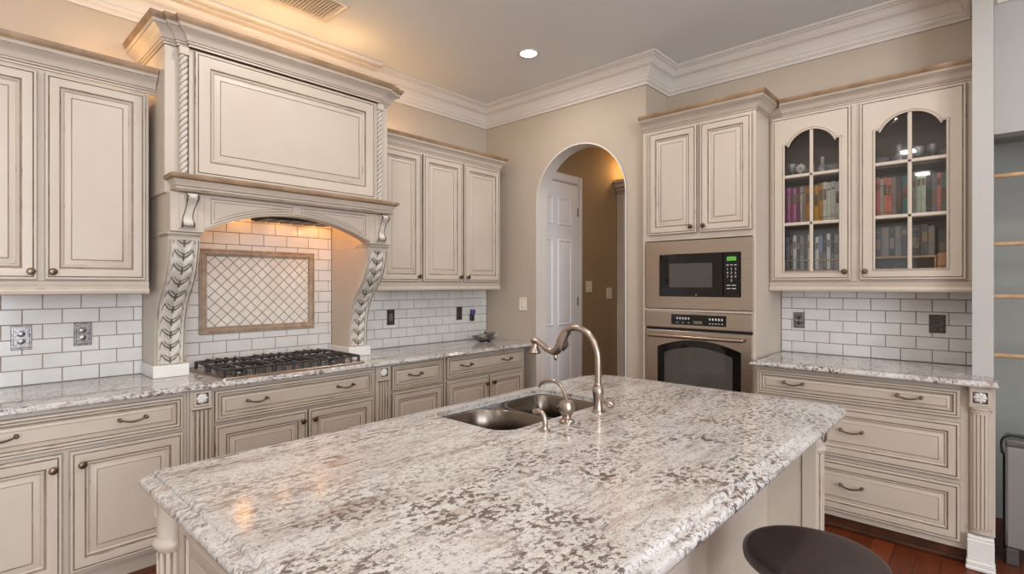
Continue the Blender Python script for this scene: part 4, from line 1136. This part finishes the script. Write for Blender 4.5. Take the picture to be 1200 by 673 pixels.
basin(-1.970, -1.631, 2.036, 2.428, (.15, .09, .09, .06), .18)

# faucet
FXp, FYp = 2.504, -1.833
fa = thing('kitchen_faucet', (FXp, FYp, .914), 'tall brushed nickel gooseneck faucet on the island behind the sink', 'faucet')
mb = MB(); c = (FXp, FYp, .9145)
mb.lathe(c, [(.027, 0), (.027, .006), (.021, .010), (.019, .020), (.0185, .050), (.021, .066), (.0235, .080), (.0235, .090), (.020, .100), (.0155, .106), (.0165, .110), (.0165, .114), (.014, .118)], 'nickel', 24, (0, 0, 1))
mb.build('base', fa)
def smooth_path(P, n=6):
    out = []; L = len(P)
    for i in range(L-1):
        p0, p1, p2, p3 = P[max(0, i-1)], P[i], P[i+1], P[min(L-1, i+2)]
        for k in range(n):
            t = k/n
            out.append(tuple(.5*((2*p1[j]) + (-p0[j]+p2[j])*t + (2*p0[j]-5*p1[j]+4*p2[j]-p3[j])*t*t + (-p0[j]+3*p1[j]-3*p2[j]+p3[j])*t**3) for j in range(len(p1))))
    out.append(P[-1]); return out
FP = [(2.504, 1.030), (2.504, 1.114), (2.498, 1.165), (2.473, 1.214), (2.436, 1.243), (2.388, 1.253), (2.346, 1.238), (2.321, 1.203), (2.304, 1.164), (2.278, 1.142), (2.236, 1.150), (2.200, 1.171), (2.172, 1.182)]
mb = MB(); sp_ = smooth_path([(x, FYp, z) for x, z in FP])
n = len(sp_)
mb.tube(sp_, [.0135 if i < n*.48 else .0135 + .008*math.sin(PI*(i-n*.48)/(n*.30)) if i < n*.78 else .0135 for i in range(n)], 'nickel', 16)
mb.build('spout', fa, smooth=60)
mb = MB(); mb.lathe((2.166, FYp, 1.190), [(.010, .006), (.018, .002), (.021, -.006), (.017, -.014), (.014, -.022), (.016, -.036), (.024, -.050), (.028, -.060), (.026, -.066), (.006, -.067)], 'nickel', 20, (0, 0, 1)); mb.build('spray_head', fa)
mb = MB(); mb.tube(smooth_path([(2.362, FYp, 1.232), (2.343, FYp, 1.205), (2.346, FYp, 1.176), (2.325, FYp, 1.152)], 4), .006, 'dark_pewter', 8)
mb.lathe((2.284, FYp, 1.130), [(.006, 0), (.010, -.012), (.007, -.022), (.003, -.026)], 'nickel', 12, (0, 0, 1)); mb.build('lever_trim', fa)
mb = MB(); mb.tube([(FXp+.012, FYp+.004, .962), (FXp+.032, FYp+.010, .962)], .009, 'nickel', 10)
mb.tube([(FXp+.046+.020*math.cos(2*PI*i/20), FYp+.014, .957+.020*math.sin(2*PI*i/20)) for i in range(20)], .0045, 'nickel', 8, True)
mb.tube([(FXp+.028, FYp+.012, .962), (FXp+.046, FYp+.014, .955), (FXp+.060, FYp+.016, .946)], .004, 'nickel', 8); mb.build('handle', fa)
# filtered-water tap
DX, DY = 2.506, -2.05
dp = thing('water_dispenser', (DX, DY, .914), 'small nickel gooseneck water tap with a round body beside the sink', 'tap')
mb = MB(); mb.lathe((DX, DY, .9145), [(.030, 0), (.030, .006), (.023, .010), (.017, .017), (.017, .026), (.025, .034), (.031, .048), (.031, .064), (.025, .078), (.012, .085), (.007, .088)], 'nickel', 24, (0, 0, 1)); mb.build('body', dp)
mb = MB(); mb.tube(smooth_path([(DX, DY, 1.000), (2.498, DY, 1.022), (2.477, DY, 1.048), (2.447, DY, 1.062), (2.408, DY, 1.060), (2.380, DY, 1.047), (2.370, DY, 1.030)]), .0062, 'nickel', 10); mb.build('spout', dp)
mb = MB(); mb.lathe((DX-.021, DY-.021, .975), [(.005, 0), (.005, .010), (.003, .012)], 'dark_pewter', 10, (-.7, -.7, 0)); mb.build('button', dp)
# soap pump
SXp, SYp = 2.520, -2.200
so = thing('soap_dispenser', (SXp, SYp, .914), 'short curved nickel soap spout at the near corner of the sink', 'soap dispenser')
mb = MB(); mb.lathe((SXp, SYp, .9145), [(.020, 0), (.020, .004), (.013, .008), (.011, .016)], 'nickel', 20, (0, 0, 1)); mb.build('base', so)
mb = MB(); mb.tube(smooth_path([(SXp, SYp, .925), (SXp+.001, SYp, .950), (SXp-.006, SYp, .970), (SXp-.024, SYp, .980), (SXp-.046, SYp, .977), (SXp-.052, SYp, .974)]), [.0095]*26+[.0085]*4+[.006], 'nickel', 12); mb.build('spout', so)

# ------------------------------------------------------------------ stool, bin, rods
SC = (3.315, -1.950)
st = thing('bar_stool', (SC[0], SC[1], 0), 'dark round wooden stool tucked under the island overhang', 'stool')
mb = MB()
mb.lathe((SC[0], SC[1], .618), [(.155, 0), (.178, .002), (.186, .010), (.188, .024), (.186, .034), (.180, .040), (.170, .0415), (.14, .040), (.10, .036), (.05, .033), (.001, .032)], 'stool_wood', 56, (0, 0, 1)); mb.build('seat', st, smooth=50)
for i in range(4):
    a = PI/4 + PI/2*i; mb = MB()
    mb.tube([(SC[0]+.10*math.cos(a), SC[1]+.10*math.sin(a), .617), (SC[0]+.13*math.cos(a), SC[1]+.13*math.sin(a), .3), (SC[0]+.165*math.cos(a), SC[1]+.165*math.sin(a), .001)], [.019, .018, .014], 'stool_wood', 12); mb.build('leg', st)
mb = MB(); mb.tube([(SC[0]+.132*math.cos(2*PI*i/32), SC[1]+.132*math.sin(2*PI*i/32), .24) for i in range(32)], .010, 'stool_wood', 8, True); mb.build('foot_ring', st)

bn = thing('metal_bin', (3.95, .13, 0), 'grey metal bin with a black rounded rim at the right edge below the rods', 'bin')
mb = MB(); b0, b1, c0, c1 = 3.744, 4.16, .045, .235
mb.box(b0, b1, c0, c1, .085, .605, 'bin_panel', .010); mb.build('body', bn)
mb = MB(); mb.box(b0-.002, b1+.002, c0-.002, c1, .607, .640, 'bin_steel', .008); mb.build('lid', bn)
mb = MB(); mb.tube(smooth_path([(b0-.012, c0+.03, .56), (b0-.014, c0+.03, .625), (b0+.012, c0+.03, .655), (b0+.08, c0+.03, .657), (b1-.08, c0+.03, .657), (b1+.004, c0+.03, .650), (b1+.014, c0+.03, .61), (b1+.013, c0+.03, .56)], 5), .0055, 'black', 8); mb.build('rim', bn)
mb = MB(); mb.box(b0-.009, b0-.001, c0+.03, c1-.02, .06, .54, 'black', .004); mb.build('side_strip', bn)
for x in (b0+.002, b1-.052):
    mb = MB(); mb.box(x, x+.05, c0+.004, c1-.01, .001, .083, 'bin_steel', .003); mb.build('leg', bn)
for z, lb in ((2.035, 'topmost light wooden rod across the grey alcove'), (1.660, 'second light wooden rod from the top across the grey alcove'), (1.372, 'third light wooden rod from the top across the grey alcove'), (1.047, 'lowest light wooden rod across the grey alcove')):
    mb = MB(); mb.tube([(3.7012, .285, z), (4.449, .285, z)], .012, 'light_wood', 10); tag(mb.build('wooden_rod'), lb, 'rod', 'wooden rods in the alcove')

# ------------------------------------------------------------------ ceiling fittings
vt = thing('ceiling_vent', (.65, -2.14, CEIL-.02), 'white louvred air vent on the ceiling above the range hood', 'vent')
V0, V1, Y0, Y1 = .495, .80, -2.33, -1.955
mb = MB(); pr = [(0, 0), (0, -.006), (.006, -.010), (.028, -.010), (.034, -.006), (.034, -.001)]
mb.rings([[(V0+i, Y0+i, CEIL-.0005+z), (V1-i, Y0+i, CEIL-.0005+z), (V1-i, Y1-i, CEIL-.0005+z), (V0+i, Y1-i, CEIL-.0005+z)] for i, z in pr], 'white_trim', None, 'dark_cavity'); mb.build('frame', vt)
n = 15
for i in range(n):
    y = Y0+.045 + (Y1-Y0-.09)*i/(n-1); mb = MB()
    mb.prism([(y-.010, CEIL-.014), (y-.008, CEIL-.015), (y+.010, CEIL-.004), (y+.008, CEIL-.003)], V0+.036, V1-.036, 'white_trim', axis='u') if 0 else mb.rings([[(x, y-.012, CEIL-.013), (x, y-.010, CEIL-.0145), (x, y+.012, CEIL-.006), (x, y+.010, CEIL-.0045)] for x in (V0+.0345, V1-.0345)], 'white_trim', 'white_trim', 'white_trim')
    mb.build('slat', vt)
LX, LY = 1.163, -.712
dl = thing('recessed_light', (LX, LY, CEIL-.01), 'glowing recessed ceiling light near the arch wall', 'ceiling light')
mb = MB(); mb.lathe((LX, LY, CEIL-.0005), [(.082, 0), (.081, -.005), (.064, -.006), (.060, -.003), (.060, -.0005)], 'white_trim', 32, (0, 0, 1)); mb.build('trim_ring', dl)
mb = MB(); mb.lathe((LX, LY, CEIL-.0025), [(.059, 0), (.050, -.006), (.025, -.0085)], 'lamp_on', 28, (0, 0, 1)); mb.build('bulb', dl)

# ------------------------------------------------------------------ lights
def light(name, kind, loc, power, col=(1, 1, 1), rot=(0, 0, 0), size=None, size_y=None, radius=None, spot=None, blend=.6):
    d = bpy.data.lights.new(name, kind); d.energy = power; d.color = col
    if size: d.size = size
    if size_y: d.shape = 'RECTANGLE'; d.size_y = size_y
    if radius is not None: d.shadow_soft_size = radius
    if spot: d.spot_size = math.radians(spot); d.spot_blend = blend
    o = bpy.data.objects.new(name, d); C.objects.link(o); o.location = loc; o.rotation_euler = rot; return o
DAY = (.90, .97, 1.06); WARM = (1.0, .62, .28); SOFT = (1.0, .95, .89)
light('window_daylight', 'AREA', (5.0, -8.14, 1.40), 930, DAY, (PI/2, 0, PI), 3.6, 2.3)
light('window_daylight', 'AREA', (1.6, -8.14, 1.55), 300, DAY, (PI/2, 0, PI), 2.1, 2.0)
light('window_daylight', 'AREA', (8.14, -4.8, 1.85), 260, DAY, (PI/2, 0, PI/2), 3.5, 2.2)
for (x, y) in ((1.163, -.73), (1.2, -2.4), (1.2, -4.2), (2.9, -.75), (2.9, -2.4), (2.9, -4.2), (4.6, -2.4), (4.6, -4.2), (4.6, -.75), (2.9, -6), (5.5, -6)):
    light('ceiling_lamp_and_fill', 'AREA', (x, y, CEIL-.03), 7. if x < 1.5 else 8.5, SOFT, (0, 0, 0), .15)  # first one belongs to the visible fitting; the others are unseen added fill
# lamps above the cabinets and in the hood
for (x, y, z, p) in ((.18, -3.75, 2.62, 1.1), (.20, -3.05, 2.63, 1.5), (.40, -2.62, 2.87, 1.5), (.40, -2.18, 2.87, 1.5), (.40, -1.75, 2.87, 1.5), (.18, -1.15, 2.62, 1.6)):
    light('cabinet_lamp', 'POINT', (x, y, z), p, WARM, radius=.04)
for (x, y, z, p) in ((.10, -2.585, 1.90, .62), (.10, -2.315, 1.90, .62), (.10, -2.045, 1.90, .62), (.10, -1.775, 1.90, .62), (.42, -1.72, 1.88, 1.6)):
    light('hood_lamp', 'POINT', (x, y, z), p, (1, .46, .13), radius=.04)
light('hall_sconce', 'POINT', (.60, 1.80, 2.78), 4, (1, .55, .2), radius=.05)
light('hall_lamp', 'AREA', (1.9, 1.2, CEIL-.03), 9, (1, .9, .8), (0, 0, 0), .3)
w = bpy.data.worlds.new('daylight'); bpy.context.scene.world = w; w.use_nodes = True
bg = w.node_tree.nodes['Background']; bg.inputs[0].default_value = (.95, .97, 1, 1); bg.inputs[1].default_value = .8

# ------------------------------------------------------------------ camera and view
cam = bpy.data.cameras.new('camera'); co = bpy.data.objects.new('camera', cam); C.objects.link(co)
cam.sensor_width = 36; cam.lens = 615.67/1200*36; cam.shift_y = -2.65/1200; cam.clip_start = .02
co.location = (3.70, -3.66, 1.436); co.rotation_euler = (PI/2, 0, math.radians(42.52))
sc = bpy.context.scene; sc.camera = co
sc.view_settings.view_transform = 'Standard'; sc.view_settings.look = 'None'; sc.view_settings.gamma = 1; sc.view_settings.use_curve_mapping = False
sc.view_settings.exposure = 0.34
